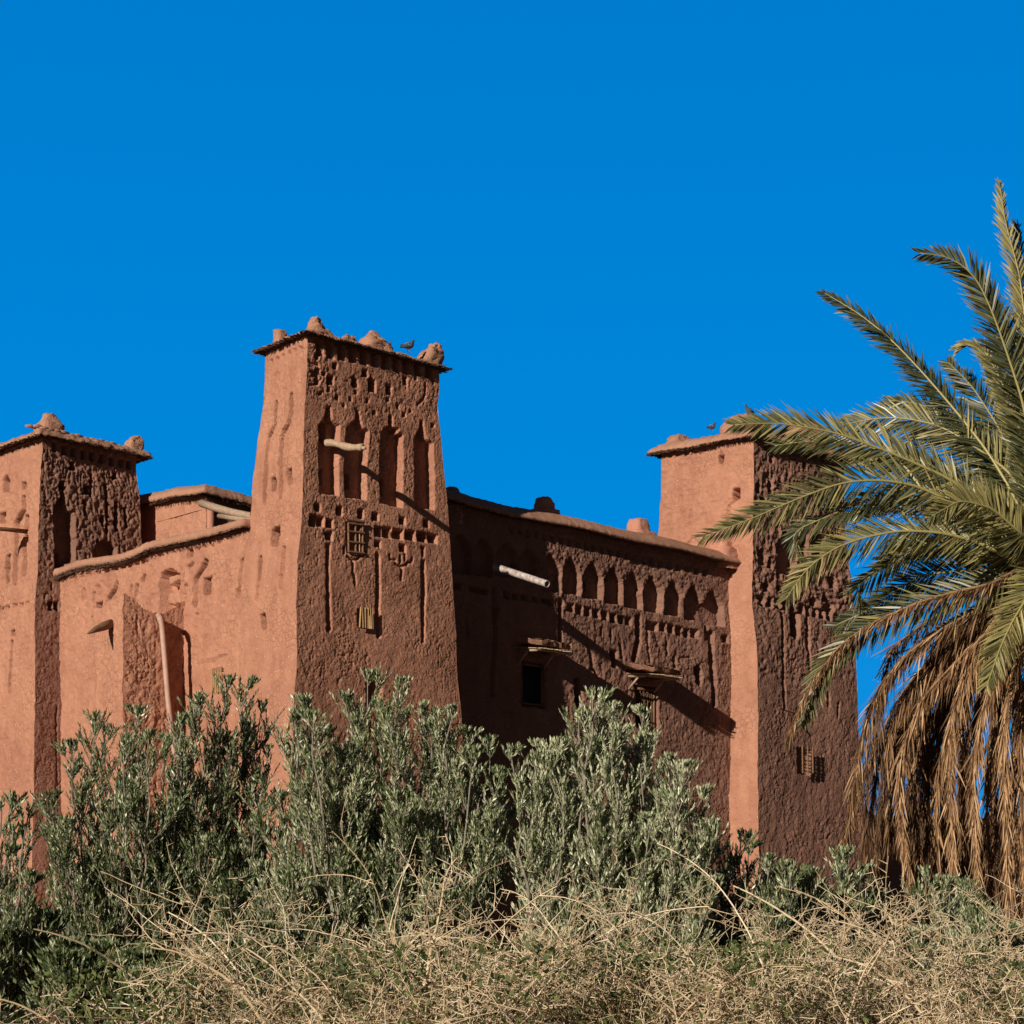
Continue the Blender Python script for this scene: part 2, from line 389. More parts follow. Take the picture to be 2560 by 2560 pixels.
def eave(parent, corners, zf, over, thick=.09, mound=.22, seed=0, inset=.35, sag=.03, name='eave', fringe=.05, reed_len=.1, capmat=None, density=1.0, cut=1.0, rag=1.0):
    """mud roof edge on a mat of reeds, overhanging a closed footprint"""
    C = np.array([c[:2] for c in corners]); n = len(C)
    area = sum(C[i][0]*C[(i+1) % n][1]-C[(i+1) % n][0]*C[i][1] for i in range(n))
    if area < 0: C = C[::-1]
    def off(d):
        o = []
        for i in range(n):
            a = C[i]-C[i-1]; b = C[(i+1) % n]-C[i]; a /= np.linalg.norm(a); b /= np.linalg.norm(b)
            na = np.array([a[1], -a[0]]); nb = np.array([b[1], -b[0]]); m = na+nb; m /= m@na
            o.append(C[i]+m*d)
        return np.array(o)
    def ring(d):
        O = off(d); pts = []
        for i in range(n):
            k = max(int(np.linalg.norm(C[(i+1) % n]-C[i])/.045), 3)
            for t in range(k): pts.append(O[i]*(1-t/k)+O[(i+1) % n]*t/k)
        return np.array(pts)
    R0 = ring(-.02); m = len(R0)
    def zz(xy): return zf(xy)+.035*fbm(np.c_[xy, np.zeros(len(xy))], 1.1, 2, 60+seed)
    zb = zz(R0)
    jit = .05*fbm(np.c_[R0, np.zeros(m)], 2.3, 2, 49+seed)+.05*fbm(np.c_[R0, np.zeros(m)], 11, 3, 50+seed, .8)+.022*rng.normal(size=m)
    rings = []
    def put(d, dz, j=1, zn=0):
        R = ring(d); jn = rag*.45*jit+rag*.045*fbm(np.c_[R0, np.full(m, len(rings)*3.)], 8, 3, 53, .8); cen = R-R0; ln = np.linalg.norm(cen, axis=1, keepdims=True)+1e-6
        R = R+cen/ln*(jn*j+.014*rag*rng.normal(size=m)*(j > 0))[:, None]*np.sign(d)
        q_ = np.c_[R, np.full(m, dz*3)]
        rings.append(np.c_[R, zb+dz+rag*(zn*rng.normal(size=m)+.035*(zn > 0)*fbm(q_, 5, 3, 52, .7))])
    put(over*.15, -.0, 0); put(over*.97*cut, -sag*cut, 1, .010); put(over*cut, thick*.6-sag*.6, 1., .006); put(over*.88*cut, thick*1.1-sag*.3, .9, .012)
    put(over*.6, thick+mound*.25, .8, .014); put(over*.15+.01, thick+mound*.7, .6, .016); put(-inset*.5, thick+mound, .5, .014); put(-inset, thick+mound*.9, .2, .01)
    V = np.concatenate(rings); Q = []
    k_ = np.arange(m); k2 = (k_+1) % m
    for r in range(len(rings)-1): Q.append(np.stack([r*m+k_, r*m+k2, (r+1)*m+k2, (r+1)*m+k_], 1))
    cen = np.r_[rings[-1].mean(0)]; V = np.vstack([V, cen, [*R0.mean(0), zb.mean()]])
    T = np.concatenate([np.stack([np.full(m, len(V)-2), (len(rings)-1)*m+k_, (len(rings)-1)*m+k2], 1),
                        np.stack([np.full(m, len(V)-1), k2, k_], 1)])
    ev = part(name, V, np.concatenate(Q), capmat or M_cap, parent, T)
    # reed mat under the mud
    mb = MB(); sel = rng.integers(0, m, int(m*3.2*density)); O = ring(over)
    tdir = O-R0; tl = np.linalg.norm(tdir, axis=1, keepdims=True); td = tdir/tl
    a = np.c_[R0[sel], zb[sel]+.01-.04*rng.random(len(sel))]
    side = np.c_[-td[sel, 1], td[sel, 0]]
    ln = tl[sel, 0]+reed_len*(rng.random(len(sel))-.35)
    b = np.c_[R0[sel]+td[sel]*ln[:, None]+side*rng.normal(size=(len(sel), 1))*.03, zb[sel]-sag*1.05+.025-fringe*rng.random(len(sel))**1.5]
    mb.cones(a, b, .012, .007, 3); mb.build('reed_mat', M_reed, ev)
    return ev

def merlon(parent, c, prof, wx=1., wy=1., seed=0, ax=DR, ay=DL, mat=None, rough=.03, lean=(0, 0), name='merlon', n=32):
    """lumpy mud pinnacle: prof = [(height, half width)...]"""
    c = np.array(c)-[0, 0, .35]; prof = [(0, prof[0][1]*1.05)]+[(h+.35, r_) for h, r_ in prof]
    V = []; H = prof[-1][0]
    hs = np.concatenate([np.linspace(prof[i][0], prof[i+1][0], 6)[:-1] for i in range(len(prof)-1)]+[[H]])
    rs = np.interp(hs+np.linspace(0, 1e-4, len(hs)), [p[0]+i*1e-5 for i, p in enumerate(prof)], [p[1] for p in prof])
    for h, r in zip(hs, rs):
        for k in range(n):
            a = 2*math.pi*k/n; ca, sa = math.cos(a), math.sin(a)
            q = 1/max(abs(ca), abs(sa)); q = min(q, 1.22)     # squarish plan
            V.append(np.array(c)+ax*(ca*q*r*wx+lean[0]*h)+ay*(sa*q*r*wy+lean[1]*h)+np.array([0, 0, h]))
    V.append(np.array(c)+ax*lean[0]*H+ay*lean[1]*H+np.array([0, 0, H+.01])); V = np.array(V)
    V += rough*np.stack([fbm(V+seed, 5, 3, 71), fbm(V+seed, 5, 3, 72), fbm(V+seed, 5, 3, 73)], -1)*1.6
    V += min(rough, .04)*1.1*np.stack([fbm(V+seed, 14, 2, 74, .8), fbm(V+seed, 14, 2, 75, .8), fbm(V+seed, 14, 2, 76, .8)], -1)+.004*rng.normal(size=V.shape)
    m = len(hs); Q = [[i*n+k, i*n+(k+1) % n, (i+1)*n+(k+1) % n, (i+1)*n+k] for i in range(m-1) for k in range(n)]
    T = [[m*n, (m-1)*n+k, (m-1)*n+(k+1) % n] for k in range(n)]
    return part(name, V, Q, mat or M_cap, parent, T)

def lift(pt, d): return np.asarray(pt)+np.asarray(d)

# ================================================================== MAIN TOWER
YN = lambda z: 39.8+.035*z
mN = edge([(769, 841), (761, 1070), (755, 1300), (741, 1610), (735, 1766), (728, 1900), (715, 2660)], YN)
mR = edge([(1097, 880), (1097, 921), (1099, 977), (1092, 1030), (1100, 1070), (1108, 1179), (1117, 1272), (1125, 1360), (1134, 1455), (1140, 1580), (1143, 1704), (1153, 1859), (1175, 2660)], lambda z: 43.2-.05*z)
mL = edge([(662, 870), (661, 930), (659, 993), (651, 1055), (643, 1101), (631, 1210), (622, 1303), (606, 1500), (585, 1800), (560, 2660)], lambda z: 41.35)
ZM = 13.80
def skin(o, m, nq):                                # mud with shade put into its colour on the first nq faces
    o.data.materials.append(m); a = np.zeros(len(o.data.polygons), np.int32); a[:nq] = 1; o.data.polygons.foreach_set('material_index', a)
def tower(name, label, EN, ER, EL, z, fr, fl, matr=None, cat='tower'):
    base = Exy(EN, 0.); t = thing(name, label, cat, (base[0], base[1], 0))
    EB = EL.copy(); EBz = EL[:, 0]; b = Exy(EL, EBz)+Exy(ER, EBz)-Exy(EN, EBz); EB[:, 1:] = b
    mb = MB(); fr.mesh(mb); nq = len(mb.Q[0]); fl.mesh(mb); plain(mb, EL, EB, z); plain(mb, ER, EB, z)
    c = [np.r_[Exy(E, z), z] for E in (EN, ER, EB, EL)]; mb.add(c, [[0, 1, 2, 3]])
    w_ = mb.build('wall', M_mud, t)
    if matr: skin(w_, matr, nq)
    return t, c

fr = Face(mN, mR, ZM, zvis=4.2, res=.018, seed=1, rough=.008, grit=.006)
Face.skew = .16
niches = [
 [(640, 975), (655, 950), (680, 925), (700, 820), (728, 820), (736, 925), (765, 955), (800, 975), (802, 1540), (645, 1522)],
 [(850, 1000), (880, 980), (892, 955), (922, 948), (930, 850), (955, 850), (966, 962), (990, 1000), (1028, 1012), (1022, 1578), (853, 1548)],
 [(1125, 1040), (1150, 1000), (1188, 988), (1193, 885), (1217, 885), (1226, 988), (1272, 1000), (1252, 1035), (1302, 1045), (1302, 1642), (1133, 1598)],
 [(1398, 1090), (1420, 1035), (1443, 1015), (1450, 932), (1470, 932), (1482, 1028), (1502, 1088), (1553, 1112), (1562, 1652), (1405, 1640)]]
for q in niches: fr.carve(c1(q), .21)
fr.rect(c1, [(655, 720, 1305, 1430), (882, 940, 1345, 1470), (1150, 1200, 1385, 1520), (1403, 1440, 1445, 1530), (682, 735, 930, 1090)], .38)
fr.carve(c1([(545, 200), (1610, 440), (1610, 478), (600, 320), (545, 300)]), .05)
for i in range(11):
    x = 612+88*i; y = 325+.192*88*i
    fr.carve(c1([(x, y-60), (x+60, y-50), (x+60, y+98), (x, y+88)]), .17)
fr.rect(c1, [(745, 775, 475, 515), (985, 1018, 525, 575), (695, 742, 570, 640), (900, 937, 595, 660), (1030, 1077, 600, 700), (1170, 1206, 640, 715), (1310, 1338, 575, 635), (570, 592, 535, 570), (655, 678, 545, 575), (600, 625, 400, 440)], .32, grow=8)
fr.rect(c1, [(915, 932, 690, 722), (765, 785, 730, 765), (1170, 1192, 745, 780), (1060, 1080, 855, 885), (1300, 1322, 865, 900), (1250, 1270, 800, 830), (875, 892, 745, 775), (820, 837, 800, 825), (700, 720, 660, 700), (1540, 1560, 960, 990), (1400, 1415, 570, 605), (603, 626, 510, 640), (1010, 1025, 760, 790), (1355, 1372, 845, 870), (640, 655, 700, 730), (1545, 1560, 595, 640)], .15, grow=6)
fr.carve(c1([(900, 595), (918, 570), (937, 600)]), .2); fr.carve(c1([(1030, 610), (1052, 575), (1077, 615)]), .2)
fr.stroke(c1([(1495, 640), (1490, 720), (1470, 765), (1430, 805)]), 6, .06)
fr.stroke(c1([(560, 650), (620, 640), (650, 590), (620, 480), (560, 470)]), 5, .05)
fr.rect(c1, [(605, 638, 1605, 1660), (778, 817, 1625, 1695), (958, 987, 1650, 1720), (1068, 1102, 1675, 1740), (1280, 1310, 1710, 1770), (1475, 1507, 1730, 1795),
             (565, 612, 1692, 1785), (628, 668, 1705, 1785), (700, 742, 1725, 1795), (697, 740, 1830, 1895)], .26, grow=12)
fr.rect(c1, [(1085, 1140, 1785, 1868), (1150, 1215, 1790, 1878), (1228, 1300, 1803, 1885), (1322, 1395, 1818, 1898), (1420, 1495, 1830, 1908), (1508, 1580, 1842, 1918)], .24, grow=6)
fr.rect(c2, [(1090, 1128, 165, 215), (1280, 1322, 192, 250)], .24, grow=6)
for q, d in (([(702, 188), (738, 196), (734, 400), (744, 880), (724, 908), (704, 890), (710, 400)], .12),
             ([(1094, 262), (1122, 266), (1134, 600), (1132, 940), (1112, 962), (1102, 920), (1100, 600)], .12),
             ([(1452, 212), (1488, 216), (1480, 290), (1462, 300)], .12), ([(1456, 318), (1492, 330), (1496, 600), (1482, 985), (1462, 992), (1458, 600)], .12)):
    fr.carve(c2(q), d)
for st in ([(1203, 283), (1203, 315), (1246, 318), (1252, 360), (1292, 368), (1335, 365), (1342, 342), (1378, 340), (1380, 310)], [(1285, 290), (1285, 335)], [(1322, 280), (1322, 325)],
           [(1298, 375), (1298, 480)], [(845, 220), (845, 268)], [(870, 290), (905, 318), (955, 318), (968, 292), (1012, 285), (1015, 250)], [(916, 320), (918, 430)], [(930, 440), (936, 520)]):
    fr.stroke(c2(st), 5.2 if len(st) > 2 else 6, .07)
fr.carve(c2([(862, 20), (996, 34), (996, 275), (866, 262)]), .22)
fr.carve(c2([(962, 715), (1078, 728), (1078, 880), (962, 868)]), .13)
fr.carve(c2([(1005, 1232), (1118, 1240), (1128, 1520), (1008, 1500)]), .42)
fr.erode(c1([(545, 400), (740, 430), (740, 780), (545, 790)]), .018, 12, 10)
fr.erode(c1([(740, 560), (1500, 560), (1600, 700), (1590, 1000), (1400, 950), (730, 860)]), .006, 13, 13)
fr.erode(c1([(545, 260), (1610, 500), (1700, 1932), (490, 1932)]), .004, 16, 15)
fr.erode(c2([(480, 0), (1700, 0), (1790, 1900), (430, 1900)]), .003, 12, 11)

fl = Face(mN, mL, ZM, zvis=4.2, res=.021, seed=2, rough=.012)
fl.stroke(c1([(282, 790), (275, 960), (250, 1020), (225, 1075), (207, 1300), (187, 1600)]), 7, .3)
fl.stroke(c1([(402, 880), (378, 965), (347, 1015), (327, 1100), (325, 1400), (315, 1560)]), 7, .3)
Face.skew = -.3
fl.rect(c1, [(388, 415, 725, 885), (250, 285, 1400, 1510), (375, 412, 1330, 1460)], .5)
fl.rect(c1, [(x, x+26, y, y+16) for x, y in ((285, 432), (330, 408), (378, 384), (425, 364), (468, 346), (235, 450))], .14)
left_marks = [([(275, 62), (318, 38), (312, 212), (250, 205), (255, 85)], .45), ([(162, 300), (190, 285), (190, 390), (168, 465), (158, 460)], .4)]
def left_paint(f):
    for q, d in left_marks: f.carve(c2(q), d)
    f.stroke(c2([(170, 450), (150, 560), (140, 640)]), 5, .14); f.stroke(c2([(360, 225), (352, 380), (335, 540)]), 8, .2)
    f.stroke(c2([(22, 330), (12, 460), (5, 600)]), 8, .2); f.carve(c2([(160, 770), (195, 745), (212, 880), (170, 885)]), .4)
left_paint(fl)
fl.erode(c1([(0, 300), (545, 300), (500, 1932), (0, 1932)]), .02, 10, 9)

mt, mc = tower('corner_tower', 'tallest mud tower in the middle with four tall niches and pinnacles on its roof', mN, mR, mL, ZM, fr, fl)
mc_ = [c for c in mc]
eave(mt, mc_, lambda xy: np.full(len(xy), ZM-.01), .17, thick=.02, mound=.07, seed=1, reed_len=.09, sag=.03, density=2.2, cut=.84)
def roofpt(u, v, Y): return at(u, v, Y)
merlon(mt, at(799, 849, 41.0), [(0, .30), (.10, .26), (.2, .17), (.28, .13), (.36, .115), (.40, .08)], 1.0, .8, 1, rough=.035, lean=(-.12, 0))
merlon(mt, at(701, 862, 42.0), [(0, .135), (.15, .12), (.26, .115), (.28, .09)], .9, .9, 2, rough=.015)
merlon(mt, at(940, 868, 42.2), [(0, .34), (.08, .30), (.16, .16), (.25, .12), (.29, .06)], .9, .7, 3, rough=.04, lean=(-.1, 0))
merlon(mt, at(1062, 886, 42.8), [(0, .27), (.08, .24), (.17, .13), (.25, .11), (.27, .06)], .9, .7, 4, rough=.035, lean=(.45, 0))
merlon(mt, at(881, 850, 41.6), [(0, .07), (.05, .05), (.08, .02)], 1, 1, 5, rough=.012, name='roof_lump')
merlon(mt, at(868, 846, 41.5), [(0, .09), (.03, .06), (.05, .02)], 1, 1, 15, rough=.02, name='roof_lump')
# wooden beam
b = MB(); A, B_ = at(812, 1108, 40.72), at(905, 1120, 39.75)
tt = np.linspace(0, 1, 12)[:, None]; pts = A*(1-tt)+B_*tt; pts[:, 2] += .02*np.sin(tt[:, 0]*7)
b.tube(pts, .068+.008*np.sin(tt[:, 0]*13), 9); b.tube([B_, at(912, 1120, 39.6)], .035, 7); b.build('beam', M_wood, mt, True)

def bar(mb, f, cr, a, b_, w, off=0., off2=None, n=4, tint=None):
    (ua, va), (ub, vb) = cr([a])[0], cr([b_])[0]
    nr = f.nrm[0, 0]
    A = f.inv(ua, va)+nr*off; B = f.inv(ub, vb)+nr*(off if off2 is None else off2)
    mb.cones([A], [B], w, w, n, tint); return A, B
lat = MB()
for x in (868, 925, 982): bar(lat, fr, c2, (x, 25 if x < 900 else 40), (x+2, 262 if x < 960 else 268), .026, .02)
for y in (30, 95, 178, 258): bar(lat, fr, c2, (862, y), (992, y+14), .026, .035)
bar(lat, fr, c2, (856, 2), (990, 20), .03, .04); bar(lat, fr, c2, (878, 165), (915, 105), .01, .0)
lat.build('window_lattice', M_wood_dark, mt)
stk = MB()
for k, (x0, x1) in enumerate(((955, 945), (964, 972), (988, 990), (1014, 1012), (1030, 1040), (1046, 1050))):
    bar(stk, fr, c2, (x0, 705+3*k), (x1, 868+3*k), .020, .07, n=6)
bar(stk, fr, c2, (944, 870), (1058, 886), .012, .05)
stk.build('window_bars', M_cane, mt, True)

# ================================================================== LEFT CURTAIN WALL
lE1 = mL.copy(); lE2 = const_edge((-9.76-.2, 46.2+.22))
def ztl(p): return 10.42+.02*np.sin(p*9)+.015*np.sin(p*23+1)
fc = Face(lE1, lE2, ztl, zvis=3.2, res=.022, seed=3, rough=.016, fade=(0, 0))
left_paint(fc)
Face.skew = -.22
fc.D *= 1.5
fc.rect(c3, [(x, x+w, y, y+h) for x, w, y, h in ((562, 35, 1340, 62), (610, 40, 1328, 22), (665, 40, 1312, 22), (722, 44, 1298, 22), (784, 42, 1282, 22), (838, 46, 1266, 24), (895, 42, 1252, 24), (952, 40, 1240, 24), (1010, 42, 1224, 24), (1065, 46, 1208, 26), (1460, 38, 1120, 26), (1512, 36, 1105, 24), (1570, 34, 1092, 22), (1625, 30, 1078, 22))], .09)
fc.stroke(c3([(1150, 1175), (1138, 1330), (1135, 1570)]), 6, .06); fc.stroke(c3([(1160, 1178), (1360, 1136)]), 3.4, .05)
fc.rect(c3, [(1408, 1446, 1128, 1190)], .3)
fc.carve(c3([(1205, 1590), (1205, 1340), (1225, 1292), (1265, 1270), (1312, 1288), (1362, 1318), (1362, 1560), (1290, 1595)]), .34)
for q in ([(1242, 1330), (1340, 1302), (1345, 1350), (1246, 1392)], [(1236, 1450), (1330, 1440), (1350, 1530), (1240, 1540)]):
    m_ = in_poly(fc.Uw, fc.Vw, c3(q)); fc.D = np.where(m_, .1, fc.D)
for st, w, d in (([(875, 1370), (865, 1422), (832, 1470), (815, 1500), (803, 1580)], 9, .1), ([(1552, 1215), (1522, 1290), (1483, 1345), (1476, 1545)], 11, .12),
                 ([(1840, 1200), (1832, 1300), (1806, 1480)], 8, .09), ([(640, 1430), (634, 1505)], 7, .06), ([(718, 1455), (716, 1520)], 6, .06),
                 ([(1040, 1395), (1028, 1480)], 8, .07), ([(1092, 1325), (1075, 1360)], 8, .08), ([(1410, 1395), (1405, 1490)], 8, .07), ([(995, 1405), (985, 1450)], 6, .06),
                 ([(1390, 1320), (1372, 1560)], 4, .05), ([(1445, 1235), (1425, 1262)], 8, .07), ([(700, 1640), (706, 1650)], 5, .08), ([(770, 1625), (778, 1640)], 4, .08),
                 ([(875, 1500), (860, 1560)], 5, .05), ([(748, 1410), (752, 1450)], 10, .05), ([(1005, 1240), (1002, 1300)], 4, .04)):
    fc.stroke(c3(st), w, d*2.6)
fc.rect(c3, [(735, 772, 1532, 1592), (1545, 1604, 1345, 1470)], .5)
fc.carve(c3([(620, 1625), (646, 1650), (650, 1690), (622, 1732)]), .06)
fc.stroke(c4([(1496, 108), (1480, 220), (1464, 470)]), 9, .1)
fc.stroke(c4([(1510, 448), (1600, 430), (1700, 398)]), 8, -.06); fc.stroke(c4([(1500, 470), (1620, 445)]), 4, -.03)
Face.skew = -.05
fc.carve(c4([(1590, 528), (1670, 515), (1670, 700), (1590, 712)]), .16)
fc.erode(c3([(460, 1320), (1860, 960), (1900, 1560), (460, 1620)]), .022, 10, 7)
fc.erode(c3([(400, 1320), (1900, 900), (1900, 1932), (400, 1932)]), .02, 12, 10)
fc.erode(c4([(440, 300), (1900, 300), (1900, 1932), (440, 1932)]), .014, 9, 8)
b0 = Exy(lE1, 0.)
lw = thing('curtain_wall', 'sunlit mud wall with broken buttress between the left and middle towers', 'wall', (b0[0], b0[1], 0), 'mud curtain walls of the fortress')
mb = MB(); fc.mesh(mb)
bk = -np.array([-.709, -.705])*.7
plain(mb, shiftE(lE1, bk), shiftE(lE2, bk), 10.4)
mb.build('wall', M_mud, lw)
cs = [Exy(lE1, 10.4)+np.array([-.08, .08]), Exy(lE2, 10.4)+np.array([-.1, .1]), Exy(lE2, 10.4)+bk+np.array([-.1, .1]), Exy(lE1, 10.4)+bk+np.array([-.08, .08])]
def zl(xy):
    t = (xy[:, 1]-41.4)/5; return 10.38+.025*np.sin(t*7)+.025*np.sin(t*17+1)
eave(lw, cs, zl, .17, thick=.13, mound=.05, seed=5, inset=.2, sag=.03, fringe=.10, reed_len=.03, density=1.8, rag=.45)
wb = MB()
for k in range(6): bar(wb, fc, c4, (1600+13*k, 528-2.5*k), (1600+13*k, 706-2.5*k), .014, -.01, n=5)
wb.build('window_bars', M_cane, lw)
# broken buttress
nb = np.array([-.709, -.705]); rb = np.array([-6.377, 42.80]); cb = rb+nb*1.59; rb = rb+np.array([.705, -.709])*.30; lb = cb+np.array([-.705, .709])*1.0
bN = edge([(314, 1400), (311, 1700), (306, 2000), (300, 2660)], lambda z: 41.68); bR = const_edge(rb-nb*.1); bL = const_edge(lb)
tu = np.array([945, 985, 1030, 1060, 1100, 1140, 1170, 1215, 1250, 1300, 1350, 1400, 1425, 1450, 1500])*.33126
tv = 1000+np.array([1455, 1480, 1490, 1540, 1575, 1590, 1608, 1600, 1588, 1598, 1570, 1535, 1510, 1500, 1500])*.33126
def ztb(p):
    xy = cb[None]*(1-p[:, None])+(rb-nb*.1)[None]*p[:, None]; u = HU+F*xy[:, 0]/xy[:, 1]
    return EYE+(HV-np.interp(u, tu, tv))/F*xy[:, 1]+.02*np.sin(u*1.7)
bf = Face(bN, bR, ztb, zvis=3.2, res=.02, seed=4, rough=.018, fade=(1, 0), grit=.009)
bf.carve(c4([(1200, 30), (1205, 140), (1235, 210), (1240, 320), (1235, 400), (1240, 500), (1262, 620), (1275, 760), (1300, 900), (1315, 1100), (1360, 1900), (1650, 1900), (1650, -60), (1300, -60)]), .30)
bf.erode(c4([(1040, 60), (1200, 100), (1300, 1200), (1350, 1900), (1000, 1900), (1080, 700)]), .03, 10, 8)
bf.erode(c4([(900, -60), (1500, -60), (1500, 1900), (900, 1900)]), .008, 9, 9)
bfl = Face(bN, bL, lambda p: 9.2-.25*p+.03*np.sin(p*15), zvis=3.2, res=.022, seed=5, rough=.016)
bfl.erode(c3([(400, 1320), (1900, 900), (1900, 2932), (400, 2932)]), .016, 12, 10)
bfl.stroke(c4([(520, 350), (600, 345)]), 5, .05); bfl.carve(c4([(518, 360), (548, 355), (545, 400), (518, 425)]), .05)
mb = MB(); bf.mesh(mb); nq = len(mb.Q[0]); bfl.mesh(mb); plain(mb, bL, const_edge(lb-nb*1.6), 8.95)
ib = np.array([-.62, .60])*.75; mb.add([np.r_[cb+ib*.6, 8.3], np.r_[rb+ib, 8.3], np.r_[lb-nb*1.6, 8.3], np.r_[lb, 8.3]], [[0, 1, 2, 3]])
mb.build('buttress', M_mud, lw)
# drainpipe on the buttress
dp = MB(); dp.tube([at(391, 1541, 42.25), at(397, 1538, 42.05), at(402, 1546, 41.95), at(405, 1570, 41.9), at(419, 1740, 41.9), at(437, 1900, 41.9), at(462, 2200, 41.9)], .052, 12)
dp.tube([at(398.5, 1541, 42.0), at(403, 1556, 41.94)], .062, 12)
dp.build('drainpipe', M_clay_pipe, lw, True)
b = MB(); b.tube([at(279, 1559, 42.0), at(258, 1566, 41.8), at(238, 1574, 41.6), at(219, 1584, 41.35)], [.09, .085, .06, .015], 8); b.build('beam_stub', M_wood_dark, lw)

# ================================================================== LEFT TOWER
tN = edge([(107.5, 1060), (107, 1088), (98, 1300), (93, 1500), (89, 1666), (81, 1964), (72, 2660)], lambda z: 45.55+.02*z)
tR = edge([(344, 1100), (343, 1142), (340, 1165), (343, 1200), (350, 1228), (353, 1360), (362, 2000), (365, 2660)], lambda z: 47.5)
tL = shiftE(tN, DL[:2]*3.3)
ZT = 13.32
tr = Face(tN, tR, ZT, zvis=3.2, res=.02, seed=6, rough=.014, grit=.009)
Face.skew = .16
tr.rect(c3, [(x, x+w, y, y+h) for x, w, y, h in ((395, 32, 315, 75), (470, 34, 335, 75), (540, 36, 352, 70), (615, 34, 372, 70), (685, 36, 390, 65), (757, 34, 405, 65), (830, 34, 422, 65), (900, 36, 438, 60), (957, 34, 452, 60))], .13)
tr.erode(c3([(330, 420), (620, 440), (1060, 600), (1060, 1200), (560, 1200), (330, 760)]), .052, 13, 10, 18)
tr.erode(c3([(330, 760), (440, 760), (440, 1240), (320, 1260)]), .04, 9, 7)
tr.erode(c3([(330, 1200), (470, 1240), (460, 1932), (290, 1932)]), .02, 9, 7)
tr.carve(c3([(410, 810), (440, 765), (468, 745), (472, 690), (490, 682), (502, 742), (520, 830), (562, 852), (568, 1222), (440, 1250), (420, 1200)]), .32)
tr.rect(c3, [(530, 572, 462, 522), (455, 497, 612, 672), (645, 682, 645, 702), (865, 892, 545, 592), (422, 500, 1130, 1260)], .42)
tr.carve(c3([(700, 1200), (705, 1130), (740, 1080), (790, 1058), (840, 1070), (872, 1120), (870, 1200)]), .25)
for st, w in (([(808, 640), (812, 1000)], 7), ([(882, 780), (880, 980)], 8), ([(775, 880), (778, 950)], 7), ([(735, 1060), (738, 1130)], 6), ([(640, 760), (645, 860)], 6), ([(700, 560), (695, 720)], 6), ([(950, 820), (955, 960)], 6)):
    tr.stroke(c3(st), w, .26)
tr.rect(c3, [(378, 414, 1515, 1588), (422, 452, 1520, 1588)], .2); tr.stroke(c3([(348, 1500), (352, 1468), (380, 1455), (402, 1470), (405, 1505)]), 4, .06)
tr.rect(c3, [(398, 410, 1385, 1430)], .12); tr.stroke(c4([(430, 800), (430, 1500)]), 4, .05)
tl = Face(tN, tL, ZT, zvis=3.2, res=.022, seed=7, rough=.016)
Face.skew = -.25
tl.carve(c3([(35, 690), (35, 610), (55, 568), (78, 605), (78, 692)]), .6)
tl.rect(c3, [(168, 197, 625, 672), (38, 72, 1175, 1380), (0, 44, 862, 932), (90, 122, 1738, 1776)], .5)
tl.rect(c3, [(x, x+26, y, y+20) for x, y in ((20, 390), (78, 372), (130, 352), (185, 335), (235, 318))], .12)
for st, w in (([(180, 735), (175, 832), (150, 882), (122, 922), (110, 1380)], 9), ([(202, 882), (200, 970), (183, 1100), (183, 1312)], 11), ([(98, 1820), (88, 1990), (70, 2200)], 6), ([(-20, 1560), (-25, 2200)], 9)):
    tl.stroke(c3(st), w, .32)
tl.rect(c3, [(42, 72, 1560, 1582), (95, 132, 1545, 1568), (148, 182, 1535, 1558), (195, 222, 1525, 1546), (0, 25, 1570, 1592)], .16)
tl.erode(c3([(-200, 200), (325, 200), (300, 3900), (-200, 3900)]), .02, 10, 9)
tl.erode(c3([(-200, 700), (240, 700), (240, 1400), (-200, 1400)]), .03, 8, 5)
lt, lc = tower('corner_tower', 'left mud tower cut by the photo edge with heavily crumbled shaded side', tN, tR, tL, ZT, tr, tl, matr=M_mud_shaded)
eave(lt, lc, lambda xy: np.full(len(xy), ZT-.01), .24, thick=.03, mound=.12, seed=8, reed_len=.08, sag=.07, inset=.5, density=2, cut=.95)
nc = lc[0]
merlon(lt, at(124, 1064, 46.6), [(0, .30), (.08, .22), (.16, .15), (.22, .13), (.24, .10)], .9, .9, 6, rough=.02)
merlon(lt, at(326, 1112, 47.7), [(0, .22), (.08, .19), (.17, .12), (.21, .06)], .9, .7, 7, rough=.03, lean=(.3, 0))
fb = MB()
for k in range(16):                                # flat stones laid along the roof edge
    u = 78+k*17+random.uniform(-4, 4); v = 1075+max(0, u-95)*.235-6+random.uniform(-2, 2); Y = 46.2+max(0, u-107)*.0068-.15
    P = at(u, v, Y)
    fb.tube([P-DR*.12, P+np.array([0, 0, .02]), P+DR*.13], [.03, .045, .03], 6)
fb.build('edge_stones', M_cap, lt)
b = MB(); P0 = tl.inv(64, 1328); b.tube([P0-NL*.1, P0+NL*.5+np.array([0, 0, -.03]), P0+NL*1.3+np.array([0, 0, -.1])], [.05, .045, .035], 8); b.build('beam', M_wood_dark, lt, True)

